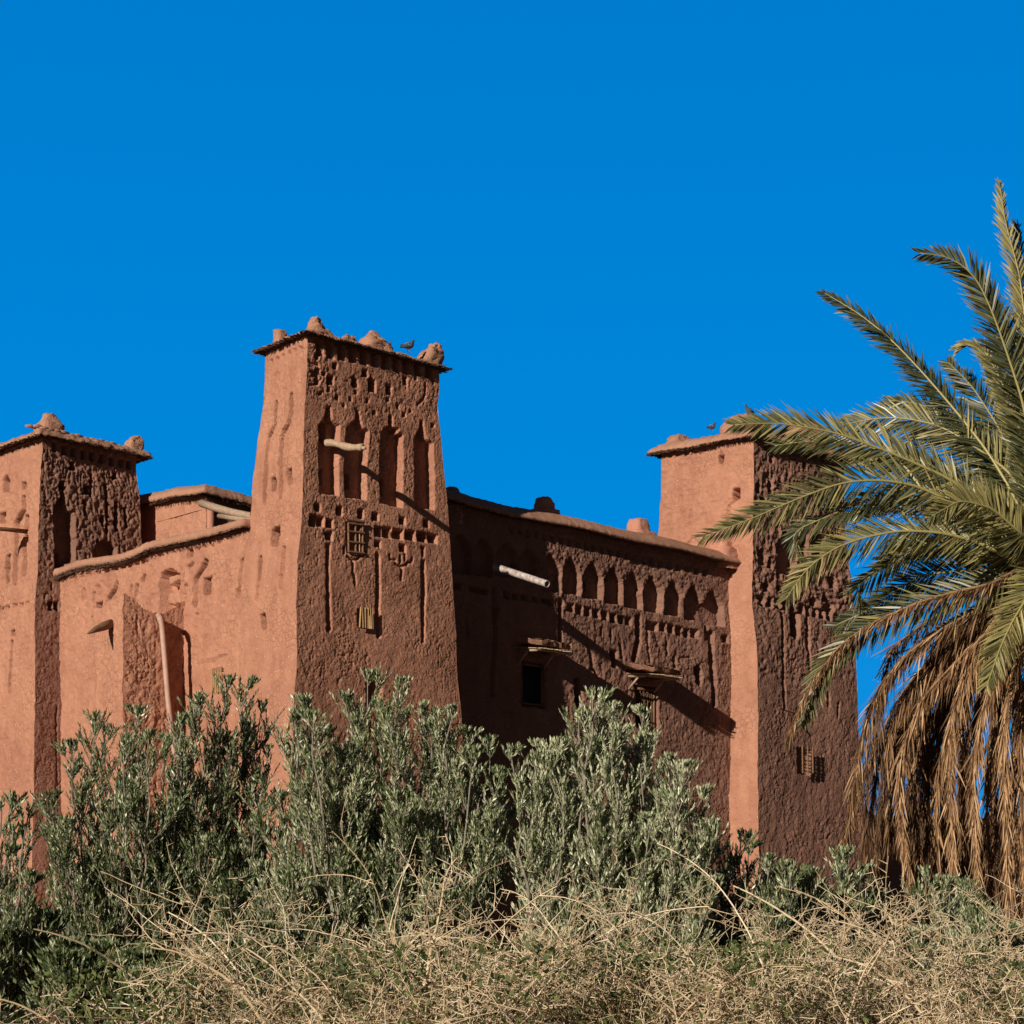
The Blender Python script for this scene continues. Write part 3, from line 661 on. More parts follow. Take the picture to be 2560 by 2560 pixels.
# ================================================================== REAR ROOM behind the left wall
rc = np.array([(515-HU)/F*46.5, 46.5]); rN = const_edge(rc); rR = const_edge(rc+DR[:2]*2.2); rL = const_edge(rc+DL[:2]*3.2)
def zrl(p): return 12.2+.2*p
rf = Face(rN, rR, 12.22, zvis=9., res=.03, seed=9, rough=.015); rl_ = Face(rN, rL, zrl, zvis=9, res=.025, seed=10, rough=.012)
rl_.erode(c3([(1000, 600), (1600, 600), (1600, 1200), (1000, 1200)]), .015, 9, 9)
rl_.stroke(c3([(1480, 890), (1470, 975)]), 4, .02)
rt, rcs = tower('rear_room', 'low mud rooftop room showing above the left wall beside the middle tower', rN, rR, rL, 11.9, rf, rl_, cat='building')
def zrr(xy):
    q = xy-rc; return 12.2+.07*(q@DL[:2])-.06*(q@DR[:2])
eave(rt, rcs, zrr, .2, thick=.1, mound=.16, seed=11, sag=.03, fringe=.10, reed_len=.03, density=1.8, rag=.45)
lg = MB(); lg.tube([at(503, 1258, 45.7), at(540, 1270, 45.2), at(580, 1281, 44.6), at(640, 1293, 43.9)], [.08, .085, .08, .075], 9); lg.build('roof_log', M_log, rt, True)
lg = MB(); lg.tube([at(548, 1290, 45.1), at(590, 1296, 44.5), at(640, 1302, 43.9)], [.055, .06, .065], 9); lg.build('roof_log', M_log, rt, True)
lg = MB(); lg.box(np.r_[rc+NR[:2]*.02-DR[:2]*0, 9.5], np.r_[DR[:2]*.16, 0], np.r_[NR[:2]*.1, 0], (0, 0, 2.45)); lg.build('corner_post', M_mud_smooth, rt)

# ================================================================== RIGHT CURTAIN WALL
cA = np.array([-2.0, 43.54]); cB = np.array([5.19, 50.2])+DR[:2]*.35
kE1 = const_edge(cA); kE2 = const_edge(cB)
def ztk(p): return 11.50-.0*p+.10*np.clip((.16-p)/.16, 0, 1)-.08*np.clip((p-.5)*2, 0, 1)+.02*np.sin(p*20)
fk = Face(kE1, kE2, ztk, zvis=3.6, res=.022, seed=12, rough=.014, fade=(0, 0), wobble=.8, grit=.0075)
Face.skew = .22
fk.erode(c5([(40, 250), (1870, 600), (1870, 1000), (40, 800)]), .008, 10, 8)
fk.erode(c5([(540, 430), (1700, 620), (1700, 800), (560, 600)]), .022, 13, 12)
fk.erode(c5([(600, 900), (1860, 1050), (1860, 2200), (700, 2000)]), .010, 9, 5, 16)
fk.erode(c5([(900, 1000), (1850, 1100), (1760, 1450), (950, 1330)]), .018, 8, 5.)
fk.erode(c5([(40, 200), (1870, 560), (1870, 2200), (40, 2200)]), .015, 14, 12)
for xl, xr, yt, yb in ((70, 175, 400, 640), (215, 305, 425, 655), (355, 470, 455, 660), (505, 602, 485, 672), (645, 738, 525, 758), (782, 870, 552, 775), (918, 1010, 580, 803), (1055, 1144, 608, 832), (1185, 1270, 636, 862), (1312, 1398, 668, 888), (1442, 1527, 697, 910), (1565, 1652, 728, 940), (1680, 1774, 757, 975)):
    xr += 26; xm = (xl+xr)/2-8; w = xr-xl
    fk.carve(c5([(xl-3, yb-6), (xl-3, yt+82), (xl+w*.07, yt+50), (xl+w*.22, yt+22), (xm-8, yt-6), (xm+10, yt-4), (xl+w*.72, yt+32), (xl+w*.9, yt+62), (xr+2, yt+98), (xr+2, yb+8)]), .21)
fk.rect(c5, [(490, 545, 570, 650), (70, 110, 480, 600), (920, 965, 670, 740), (1442, 1470, 770, 880), (1090, 1110, 650, 680)], .36)
sq = [(635, 665, 795, 830), (680, 705, 805, 850), (812, 845, 830, 885), (862, 900, 845, 900), (918, 955, 855, 910), (973, 1010, 868, 925), (1030, 1065, 880, 935), (1085, 1120, 895, 950), (1142, 1178, 905, 960), (1192, 1220, 915, 965),
      (1322, 1350, 940, 995), (1358, 1388, 948, 1005), (1408, 1443, 955, 1010), (1460, 1495, 965, 1020), (1510, 1545, 978, 1035), (1560, 1590, 990, 1045), (1605, 1637, 995, 1050), (1785, 1812, 1032, 1080),
      (190, 235, 722, 757), (250, 290, 735, 770), (400, 430, 755, 795), (455, 490, 765, 805), (515, 550, 775, 815), (575, 605, 785, 822), (95, 130, 700, 740)]
fk.rect(c5, sq, .15, grow=9)
for i in range(24):                                # small squares under the eave, in its shade
    x = 430+i*54; y = 340+(x-430)*.222; fk.rect(c5, [(x, x+30, y, y+42)], .09)
for st, w, d in (([(762, 825), (760, 960), (768, 1110)], 11, .14), ([(1272, 920), (1278, 1010), (1268, 1100), (1246, 1190)], 14, .16), ([(1722, 1020), (1720, 1150), (1732, 1300), (1742, 1480)], 13, .14),
                 ([(338, 745), (345, 860), (350, 1040), (345, 1200), (340, 1420)], 10, .12), ([(1092, 1000), (1092, 1062)], 5, .08), ([(938, 1090), (966, 1165), (972, 1240), (1008, 1292)], 7, .08),
                 ([(1155, 1090), (1162, 1180)], 7, .08), ([(1505, 1175), (1508, 1260)], 7, .09), ([(1455, 1080), (1458, 1160)], 6, .08), ([(1028, 990), (1030, 1040)], 5, .07), ([(1330, 1000), (1335, 1100), (1350, 1200)], 6, .06),
                 ([(1690, 990), (1696, 1060)], 9, .1), ([(1850, 620), (1852, 900)], 6, .08), ([(170, 930), (176, 1060)], 8, .05), ([(1540, 1180), (1600, 1175)], 4, .05)):
    fk.stroke(c5(st), w, d)
fk.carve(c5([(330, 850), (375, 865), (365, 920), (330, 905)]), .14)
fk.rect(c5, [(1095, 1132, 1125, 1236)], .3)
fk.carve(c5([(1622, 1245), (1640, 1222), (1662, 1232), (1668, 1300), (1660, 1365), (1640, 1340), (1630, 1335), (1626, 1300)]), .28)
fk.carve(c5([(855, 1310), (900, 1305), (905, 1395), (915, 1440), (880, 1498), (858, 1490)]), .5)
Face.skew = .12
fk.carve(c5([(524, 1192), (684, 1216), (684, 1504), (524, 1482)]), .2)
fk.carve(c5([(1246, 1346), (1395, 1372), (1392, 1645), (1248, 1620)]), .2)
rw = thing('curtain_wall', 'shaded mud wall with a row of small pointed arches and two hooded windows', 'wall', (cA[0], cA[1], 0), 'mud curtain walls of the fortress')
mb = MB(); fk.mesh(mb); bk = -NR[:2]*.7; plain(mb, shiftE(kE1, bk), shiftE(kE2, bk), 11.38); mb.build('wall', M_mud_shaded, rw)
def zk(xy):
    p = np.clip(((xy-cA)@DR[:2])/10.5, 0, 1); return ztk(p)-.02
ce = [cA+DR[:2]*.0, cB-DR[:2]*.40, cB-DR[:2]*.40+bk, cA+bk]
eave(rw, ce, zk, .30, thick=.06, mound=.22, seed=13, inset=.3, sag=.06, fringe=.03, reed_len=.03, density=1.2, rag=.3)
step = [(0, .42), (.12, .42), (.121, .36), (.30, .33), (.301, .24), (.62, .19), (.68, .16), (.70, .08)]
merlon(rw, at(1364, 1301, 46.8), [(a*.70, b_) for a, b_ in step], .85, .8, 11, rough=.018, mat=M_mud_smooth, lean=(-.05, 0))
merlon(rw, at(1596, 1359, 48.7), [(a*.80, b_*1.2) for a, b_ in step], .85, .8, 12, rough=.018, mat=M_mud_smooth, lean=(0, 0))
merlon(rw, at(1808, 1392, 50.2), [(0, .52), (.15, .5), (.151, .36), (.32, .34), (.321, .2), (.54, .17), (.58, .1)], .75, .75, 13, rough=.02, mat=M_mud_smooth)
merlon(rw, lift(at(1122, 1258, 44.5), (0, 0, -.1)), [(0, .3), (.25, .28), (.4, .18), (.42, .1)], .8, .8, 14, rough=.02, mat=M_mud_smooth)
# metal spout
A, B_ = at(1238, 1417, 44.5), at(1368, 1460, 43.3); d = (B_-A)/np.linalg.norm(B_-A)
sp = MB(); sp.tube([A, A*.5+B_*.5, B_], .072, 20, cap=False); sp.tube([A, B_], .062, 20, cap=False)
n = 20; k_ = np.arange(n); x = np.cross(d, [0, 0, 1.]); x /= np.linalg.norm(x); y = np.cross(d, x)
ringv = lambda r: [B_+r*(x*math.cos(2*math.pi*k/n)+y*math.sin(2*math.pi*k/n)) for k in range(n)]
sp.add(ringv(.072)+ringv(.062), np.stack([k_, (k_+1) % n, n+(k_+1) % n, n+k_], 1)); sp.build('water_spout', M_pipe, rw, True)
# hooded windows
def hood(xa, xb, y, yb, seed, dep=.8):
    A = fk.inv(*c5([(xa, y)])[0]); B = fk.inv(*c5([(xb, yb)])[0]); B[2] = A[2]
    h = MB(); n_ = 16; drop = np.array([0, 0, -.10])
    r = np.random.default_rng(seed)
    lay = []
    for k in range(n_+1):
        t = k/n_; R = A*(1-t)+B*t; col = []
        for s_ in (0, .35, .7, 1): col.append(R-NR*.05+(NR*(dep+.05)+drop)*s_*(1+.06*r.normal()*(s_ > .9))+np.array([0, 0, .13+.07*r.random()-.05*s_]))
        lay.append(col)
    V = np.array(lay).reshape(-1, 3); Vb = V-np.array([0, 0, .10])
    i2 = np.arange((n_+1)*4).reshape(n_+1, 4); top = np.stack([i2[:-1, :-1], i2[:-1, 1:], i2[1:, 1:], i2[1:, :-1]], -1).reshape(-1, 4)
    off = len(V); rim = [[i2[i, 3], i2[i+1, 3], i2[i+1, 3]+off, i2[i, 3]+off] for i in range(n_)]
    rim += [[i2[e_, j], i2[e_, j+1], i2[e_, j+1]+off, i2[e_, j]+off] for e_ in (0, n_) for j in range(3)]
    h.add(np.vstack([V, Vb]), np.vstack([top, top+off, rim]))
    ho = h.build('window_hood', M_cap, rw)
    rd = MB(); L_ = np.linalg.norm(B-A); m = 60
    t = r.random(m)[:, None]; a = A*(1-t)+B*t-np.array([0, 0, .06]); b_ = a+(NR*dep+drop)*(1+.10*r.normal(size=(m, 1)))
    rd.cones(a, b_, .016, .012, 4)
    rd.cones([A+NR*dep*.85-(B-A)*.03+drop-[0, 0, .07]], [B+NR*dep*.85+(B-A)*.05+drop-[0, 0, .07]], .035, .03, 6)
    rd.build('hood_reeds', M_wood, ho)
    br = MB()
    for P in (A+(B-A)*.08, B-(B-A)*.04):
        br.tube([P+[0, 0, -.12], P+NR*.8*dep+[0, 0, -.17]], [.035, .028], 7); br.tube([P+[0, 0, -.40], P+NR*.36*dep+[0, 0, -.17]], [.03, .024], 7)
    br.build('hood_bracket', M_wood, ho)
hood(482, 668, 1098, 1128, 1); hood(1186, 1368, 1262, 1295, 2)
def window(xa, xb, ya, yb, ornate):
    sk = .155
    nr = NR
    P = [fk.inv(*c5([q])[0]) for q in ((xa, ya), (xb, ya+(xb-xa)*sk), (xb, yb+(xb-xa)*sk), (xa, yb))]
    dx = P[1]-P[0]; dx[2] = 0; dz = P[3]-P[0]; dz = np.array([0, 0, dz[2]]); O = P[0]-nr*.16
    w = MB(); w.box(O-nr*.03, dx, dz, nr*.02); wo = w.build('window', M_interior, rw)
    f_ = MB(); t = .05; ux = dx/np.linalg.norm(dx)*t; uz = np.array([0, 0, -t])
    f_.box(O, ux, dz, nr*.08); f_.box(O+dx-ux, ux, dz, nr*.08); f_.box(O+ux, dx-2*ux, uz, nr*.075); f_.box(O+dz-uz+ux, dx-2*ux, uz, nr*.075)
    f_.build('window_frame', M_wood_dark, wo)
    g_ = MB(); O2 = O+nr*.05+ux; dx2 = dx-2*ux
    W_ = np.linalg.norm(dx2); H_ = -dz[2]; e1 = dx2/W_
    if ornate:
        for k in range(5): g_.cones([O2+e1*W_*(k+.5)/5], [O2+e1*W_*(k+.5)/5+dz], .009, .009, 5)
        for cy in np.arange(.2, H_-.1, .36):
            c = O2+e1*W_/2+np.array([0, 0, -cy-.0])
            for k in range(8):
                a = k*math.pi/4+.2; g_.cones([c], [c+e1*math.cos(a)*.2+np.array([0, 0, math.sin(a)*.17])], .009, .007, 5)
            th = np.linspace(0, 2*math.pi, 15)
            for rr in (.1, .19):
                pt = c+np.outer(np.cos(th)*rr, e1)+np.outer(np.sin(th)*rr*.9, [0, 0, 1.]); g_.cones(pt[:-1], pt[1:], .008, .008, 4)
    else:
        for k in range(7): g_.cones([O2+e1*W_*(k+.5)/7], [O2+e1*W_*(k+.5)/7+dz], .007, .007, 5)
        for k in range(9): g_.cones([O2+dz*(k+.5)/9], [O2+dz*(k+.5)/9+dx2], .006, .006, 5)
    g_.build('window_grille', M_wood_dark if ornate else M_iron, wo)
window(530, 676, 1206, 1472, False); window(1252, 1386, 1362, 1618, True)

# ================================================================== RIGHT TOWER
gN = edge([(1888, 1060), (1888, 1087), (1882, 1362), (1880, 1521), (1884, 1600), (1888, 1707), (1892, 1831), (1895, 2121), (1898, 2660)], lambda z: 49.72)
gL = edge([(1657, 1090), (1656, 1127), (1652, 1235), (1645, 1308), (1641, 1359), (1632, 2660)], lambda z: 51.2)
gR = edge([(2108, 1120), (2109, 1174), (2116, 1350), (2124, 1431), (2133, 1500), (2137, 1650), (2141, 1728), (2147, 1810), (2157, 1976), (2175, 2660)], lambda z: 52.65-.05*z)
ZG = 14.31
gr = Face(gN, gR, ZG, zvis=3., res=.024, seed=14, rough=.012, wobble=1., grit=.009)
Face.skew = .17
gr.erode(c6([(905, 480), (1500, 560), (1580, 1500), (890, 1420)]), .06, 8, 7, 18)
gr.erode(c6([(905, 250), (1520, 400), (1600, 1932), (900, 1932)]), .03, 9, 9)
gr.erode(c7([(300, 60), (900, 160), (980, 2400), (330, 2400)]), .007, 6, 3.5, 10)
gr.erode(c7([(300, 850), (940, 850), (980, 2400), (330, 2400)]), .012, 4, 3, 10)
gr.rect(c6, [(x, x+46, y, y+62) for x, y in ((985, 275), (1050, 290), (1110, 305), (1165, 318), (1225, 335), (1290, 350), (1350, 365), (1410, 378))], .11)
gr.rect(c6, [(1018, 1042, 378, 432), (1230, 1258, 420, 470)], .2)
gr.carve(c6([(1058, 1195), (1060, 1000), (1085, 960), (1100, 900), (1130, 890), (1150, 940), (1195, 880), (1190, 1200), (1130, 1210)]), .3)
gr.rect(c6, [(1060, 1102, 1050, 1150)], .42)
gr.carve(c6([(1290, 1190), (1290, 950), (1320, 900), (1350, 940), (1385, 900), (1388, 1200)]), .28)
gr.carve(c6([(1200, 1080), (1205, 900), (1230, 850), (1262, 900), (1262, 1090)]), .2)
for c_ in ((930, 600, 18, 45), (1015, 590, 20, 50), (965, 680, 20, 40), (960, 1075, 30, 60), (1010, 1120, 15, 40), (985, 1280, 22, 40), (1075, 1300, 20, 30), (1310, 1385, 24, 35), (1390, 1360, 22, 35), (1435, 1250, 25, 40), (1420, 1415, 30, 40), (1500, 1330, 20, 35), (1200, 1290, 22, 34)):
    x, y, w, h = c_; gr.carve(c6([(x-w, y+h), (x-w, y-h*.2), (x, y-h), (x+w, y-h*.1), (x+w, y+h)]), .2)
gr.rect(c6, [(x, x+38, y, y+66) for x, y in ((930, 1345), (985, 1355), (1035, 1365), (1090, 1378), (1145, 1390), (1205, 1405), (1255, 1420), (1300, 1430), (1348, 1440), (1398, 1452), (1448, 1470), (1495, 1480))], .16)
gr.carve(c6([(1140, 1452), (1205, 1468), (1208, 1620), (1190, 1652), (1148, 1620)]), .3)
for st, w in (([(465, 60), (470, 300), (482, 660)], 7), ([(622, 60), (625, 300), (635, 490)], 8), ([(805, 620), (800, 710)], 4), ([(745, 560), (748, 640)], 5)): gr.stroke(c7(st), w, .12)
gr.carve(c7([(566, 888), (650, 905), (648, 1060), (570, 1045)]), .12)
gl = Face(gN, gL, ZG, zvis=3., res=.024, seed=15, rough=.013)
Face.skew = -.12
gl.rect(c6, [(660, 694, 385, 425), (748, 790, 620, 685)], .6); gl.stroke(c6([(673, 355), (676, 390)]), 3.5, .15)
gl.stroke(c6([(770, 690), (728, 720), (712, 780), (710, 960)]), 4, .15)
gl.stroke(c6([(452, 760), (446, 862)]), 3.6, .06); gl.stroke(c6([(305, 790), (298, 880)]), 3, .03)
gl.stroke(c6([(672, 405), (677, 425)]), 10, .6); gl.stroke(c6([(768, 635), (770, 672)]), 13, .6)
for x in (295, 350, 412, 478, 545): gl.carve(c6([(x, 372-.16*(x-295)), (x+40, 366-.16*(x-295)), (x+36, 392-.16*(x-295)), (x+4, 396-.16*(x-295))]), .07)
gl.carve(c6([(380, 1040), (465, 938), (545, 1010), (600, 1110), (370, 1060)]), .05)
gl.erode(c6([(220, 340), (905, 240), (905, 1050), (220, 1050)]), .028, 9, 8)
gl.erode(c6([(700, 1050), (905, 1050), (905, 1400), (700, 1400)]), .02, 5, 5)
gt, gc = tower('corner_tower', 'right mud tower partly hidden behind the palm fronds', gN, gR, gL, ZG, gr, gl, matr=M_mud_shaded)
eave(gt, gc, lambda xy: np.full(len(xy), ZG-.01), .24, thick=.03, mound=.16, seed=16, sag=.09, fringe=.07, reed_len=.06, inset=.5, density=1.8, cut=.95)
merlon(gt, at(1698, 1108, 51.6), [(0, .30), (.08, .26), (.15, .16), (.19, .08)], 1, .7, 21, rough=.06)
merlon(gt, at(1868, 1070, 50.75), [(0, .6), (.12, .48), (.22, .3), (.30, .18)], 1, .7, 22, rough=.05)
merlon(gt, lift(at(2010, 1085, 51.5), (0, 0, -.2)), [(0, .6), (.25, .5), (.45, .25), (.5, .1)], 1, .7, 23, rough=.06)
cb_ = MB()
for y in (895, 915, 935, 965, 990, 1010, 1030): bar(cb_, gr, c7, (564, y), (632, y+14), .016, .12, n=5)
for x in (566, 598, 628): bar(cb_, gr, c7, (x, 880+(x-566)*.2), (x+2, 1048), .022, .14, n=5)
cb_.build('window_cage', M_wood_dark, gt)
st_ = MB(); bar(st_, gr, c7, (416, 675), (545, 682), .022, .35, .0, n=5); st_.build('protruding_stick', M_wood, gt)

# low shaded building behind the palm
bw = thing('rear_house', 'dark shaded mud house behind the hanging dead fronds of the palm', 'building', (10.2, 63.5, 0))
h1, h2 = np.array([10.2, 63.2]), np.array([18.2, 66.]); hb = np.array([-1.2, 3.4])
w1 = Face(const_edge(h1), const_edge(h2), lambda p: 6.45+.08*np.sin(p*12), zvis=1, res=.07, seed=18, rough=.02)
mb = MB(); w1.mesh(mb); plain(mb, const_edge(h1+hb), const_edge(h2+hb), 6.4); plain(mb, const_edge(h1), const_edge(h1+hb), 6.4); plain(mb, const_edge(h2), const_edge(h2+hb), 6.4)
mb.build('wall', M_mud_shaded, bw)
mb = MB(); mb.box(np.r_[h1-.15, 6.4], np.r_[(h2-h1)*1.03, 0], np.r_[hb*1.08, 0], (0, 0, .18)); mb.build('roof', M_cap, bw)

# ================================================================== PIGEONS
def pigeon(P, label, face=1, s=1.0, side=DR, alert=0):
    t = thing('pigeon', label, 'bird', P, 'pigeons on the tower roofs')
    ax = side*face; up = np.array([0, 0, 1.])
    mb = MB()
    spine = [(-.20, .075, .008), (-.14, .09, .022), (-.08, .105, .045), (-.02, .12, .062), (.04, .135, .064), (.085, .155, .052), (.105, .185, .034), (.115, .215, .026), (.122, .238, .027), (.138, .250, .022), (.152, .246, .010), (.175, .238, .003)]
    pts = [P+s*(ax*a+up*h) for a, h, r in spine]; rad = [s*r for a, h, r in spine]
    tint = np.repeat([.1, .35, .75, .8, .6, .45, .15, .1, .25, .3, .1, .9], 14); tint = np.r_[tint, .1, .9]
    mb.tube(pts, rad, 14, tint=tint)
    body = mb.build('body', M_feather, t, True)
    wg = MB(); sd = np.cross(ax, up)
    for q in (1, -1):
        V = []
        for a, h, w in ((.06, .15, .058), (.0, .145, .07), (-.08, .115, .055), (-.17, .085, .02)):
            V += [P+s*(ax*a+up*(h+.03)+sd*q*w*.75), P+s*(ax*a+up*(h-.035)+sd*q*w)]
        wg.add(V, [[0, 1, 3, 2], [2, 3, 5, 4], [4, 5, 7, 6]], tint=[.7, .8, .1, .75, .7, .1, .1, .05])
    wg.build('wings', M_feather, t)
    lg_ = MB(); lg_.cones([P+s*(ax*.01+sd*.02+up*.08), P+s*(ax*.01-sd*.02+up*.08)], [P+s*(ax*.015+sd*.02), P+s*(ax*.015-sd*.02)], .006*s, .005*s, 5)
    for q in (1, -1): lg_.cones([P+s*(ax*.015+sd*.02*q)]*3, [P+s*(ax*.05+sd*(.02*q+dd)) for dd in (-.015, 0, .015)], .004*s, .002*s, 4)
    lg_.build('legs', M_wood_dark, t)
pigeon(at(1020, 881, 42.25), 'grey pigeon standing on the roof edge of the middle tower between two pinnacles', 1, 1.05)
pigeon(at(1779, 1079, 50.6), 'dark pigeon sitting low on the right tower roof left of the palm', 1, .9)
pigeon(at(1873, 1040, 50.7), 'dark pigeon at the right tower roof corner, beside the palm frond tip', -1, 1.0)

# ================================================================== DATE PALM
pc = at(2600, 1390, 28.0)
pt_ = thing('date_palm', 'large date palm with green fronds above and dead brown fronds hanging below', 'tree', (pc[0]+.1, 28.1, 0))
tk = MB(); zz_ = np.linspace(-.2, pc[2]+.1, 60)
tk.tube([np.array([pc[0]+.1+.15*math.sin(z*.3), 28.1, z]) for z in zz_], [.30+.05*(i % 2)+.12*math.exp(-z*1.2) for i, z in enumerate(zz_)], 18)
tk.build('trunk', M_palmbark, pt_)
def spline(P, n):
    P = np.asarray(P, float); d = np.r_[0, np.cumsum(np.linalg.norm(np.diff(P, axis=0), axis=1))]; d /= d[-1]
    t = np.linspace(0, 1, n); Q = np.stack([np.interp(t, d, P[:, k]) for k in range(3)], 1)
    for _ in range(3): Q[1:-1] = (Q[:-2]+2*Q[1:-1]+Q[2:])/4
    return Q
def frond(ctrl, kind, Lmax=.42, twist=.8, seed=0, n=64, start=.12, label=None, spread=None, tintb=.5, endk=.35):
    r = np.random.default_rng(seed); C = spline(ctrl, 40); m = len(C)
    T = np.gradient(C, axis=0); T /= np.linalg.norm(T, axis=1, keepdims=True)
    view = np.array([0, 1., 0])
    mb = MB(); rr = np.linspace(.028, .005, m)*(1 if kind == 'g' else .8); rr[:4] *= [1.6, 1.4, 1.2, 1.1]
    mb.tube(C, rr, 6, tint=.95 if kind == 'g' else .6)
    t = np.linspace(start, 1, n); idx = t*(m-1); i0 = np.clip(idx.astype(int), 0, m-2); fr_ = (idx-i0)[:, None]
    for sd in (1, -1):
        p = C[i0]*(1-fr_)+C[i0+1]*fr_; tt_ = T[i0]*(1-fr_)+T[i0+1]*fr_; tt_ /= np.linalg.norm(tt_, axis=1, keepdims=True)
        p = p+tt_*r.normal(size=(n, 1))*.01
        inpl = np.cross(tt_, view); inpl /= np.linalg.norm(inpl, axis=1, keepdims=True)+1e-9      # in the picture plane
        inpl *= np.sign(inpl[:, 2:3]+1e-9) if kind == 'g' else 1
        bin_ = np.cross(tt_, inpl)
        # the two rows of leaflets form a V whose hinge is rolled by `twist`
        ph = twist+ (0.0 if sd > 0 else math.pi-.5) + r.normal(size=n)*.28
        side = inpl*np.cos(ph)[:, None]+bin_*np.sin(ph)[:, None]
        fwd = np.interp(t, [0, .4, 1], [.75, .9, 1.7])[:, None]+r.normal(size=(n, 1))*.12
        d = side+tt_*fwd
        if kind == 'd': d = side*r.uniform(.0, .75, (n, 1))**1.3+tt_*1.1+np.array([0, 0, -1])*r.uniform(.2, 1.5, (n, 1))+r.normal(size=(n, 3))*.2; p = p+r.normal(size=(n, 3))*.015
        d /= np.linalg.norm(d, axis=1, keepdims=True)
        ln = Lmax*np.interp(t, [0, .15, .45, .8, 1], [.45, .9, 1.0, .8, endk])*(r.uniform(.82, 1.12, n) if kind == 'g' else r.uniform(.4, 1.25, n))
        g_ = np.array([0, 0, -1.])*(.10 if kind == 'g' else .45)
        mid = p+d*(ln*.5)[:, None]+g_*(ln*.12)[:, None]; tip = p+d*ln[:, None]+g_*(ln*.5)[:, None]*(1+r.normal(size=(n, 1))*.4)
        up_ = np.cross(d, tt_); up_ /= np.linalg.norm(up_, axis=1, keepdims=True)+1e-9
        wd = np.cross(d, up_); rot = r.normal(size=(n, 1))*.7+.5; wd = wd*np.cos(rot)+up_*np.sin(rot)
        w = (.0125 if kind == 'g' else .0085)*r.uniform(.8, 1.3, (n, 1))
        V = np.stack([p-wd*w*.4, p+wd*w*.4, mid+wd*w, mid-wd*w, tip], 1).reshape(-1, 3)
        b5 = np.arange(n)*5
        tb = np.clip(tintb+r.normal(size=n)*(.2 if kind == 'g' else .28), 0, 1)
        tn = np.stack([tb, tb, tb, tb, np.clip(tb+.25, 0, 1)], 1).ravel()
        mb.add(V, np.stack([b5, b5+1, b5+2, b5+3], 1), np.stack([b5+3, b5+2, b5+4], 1), tn)
    o = mb.build('green_frond' if kind == 'g' else 'dead_frond', M_palm if kind == 'g' else M_dry, pt_)
    return o
def fr_px(pts, Y0, Y1, **k):                       # tip first; ends at the crown
    pts = list(pts)[::-1]; n = len(pts)
    P = [pc+np.array([0, 0, 0])]+[at(u, v, Y0+(Y1-Y0)*(i+1)/n) for i, (u, v) in enumerate(pts)]
    return P
G = [  # low tint paints the backlit dark of the first two fronds
 ([(2062, 733), (2150, 785), (2230, 850), (2310, 935), (2400, 1040), (2470, 1130), (2530, 1230)], 28.2, 29.2, .8, .40, .15),
 ([(2300, 633), (2375, 640), (2440, 690), (2484, 787), (2520, 890), (2556, 1000), (2585, 1150)], 28.0, 27.4, .3, .42, .25),
 ([(2500, 460), (2512, 554), (2548, 680), (2575, 900), (2592, 1150)], 28.0, 28.6, .9, .36, .9),
 ([(2392, 872), (2420, 848), (2459, 870), (2505, 955), (2550, 1075), (2590, 1220)], 28.3, 28.8, .9, .34, .75),
 ([(1837, 1062), (1946, 1057), (2086, 1080), (2226, 1131), (2366, 1192), (2500, 1285)], 27.9, 26.6, .45, .46, .6),
 ([(2110, 1062), (2179, 1046), (2249, 1043), (2342, 1061), (2412, 1099), (2524, 1179), (2570, 1260)], 28.2, 29.0, .3, .48, .6),
 ([(1763, 1341), (1879, 1297), (1995, 1246), (2103, 1206), (2194, 1199), (2290, 1212), (2420, 1275), (2530, 1345)], 27.8, 26.3, .5, .44, .5),
 ([(1966, 1496), (2013, 1424), (2085, 1370), (2158, 1344), (2248, 1326), (2356, 1331), (2441, 1354), (2560, 1410)], 27.8, 26.8, .5, .42, .65),
 ([(2088, 1564), (2185, 1519), (2250, 1470), (2299, 1439), (2384, 1428), (2500, 1425)], 28.4, 29.5, .7, .44, .12),
 ([(2010, 1800), (2062, 1656), (2156, 1576), (2270, 1519), (2413, 1473), (2530, 1450)], 27.6, 27.0, .9, .42, .4),
 ([(2468, 1712), (2500, 1620), (2530, 1555), (2570, 1490), (2600, 1440)], 27.2, 26.2, .4, .40, .75),
 ([(2150, 1150), (2250, 1140), (2350, 1175), (2450, 1240), (2540, 1320)], 28.6, 30.2, .9, .42, .35),
 ([(2120, 1290), (2230, 1250), (2340, 1250), (2450, 1290), (2550, 1350)], 28.8, 30.6, .6, .44, .3),
 ([(2220, 1000), (2310, 1010), (2420, 1090), (2500, 1190), (2570, 1300)], 28.5, 30.0, .5, .44, .3),
 ([(2560, 780), (2570, 900), (2585, 1050), (2595, 1200)], 28.4, 29.4, .5, .44, .3),
 ([(2330, 1290), (2400, 1250), (2480, 1270), (2560, 1340)], 27.2, 26.0, .2, .40, .7),
 ([(2200, 1400), (2300, 1360), (2400, 1350), (2500, 1375)], 28.3, 29.5, .7, .42, .2),
 ([(2455, 690), (2500, 800), (2540, 930), (2572, 1090)], 28.3, 29.3, .6, .40, .12),
 ([(2370, 905), (2430, 965), (2495, 1065), (2552, 1190)], 28.4, 29.6, .4, .42, .2),
 ([(2543, 560), (2562, 700), (2582, 920)], 28.4, 29.2, .8, .38, .2),
 ([(2480, 900), (2530, 1010), (2565, 1130), (2590, 1260)], 28.0, 29.6, .6, .46, .55),
]
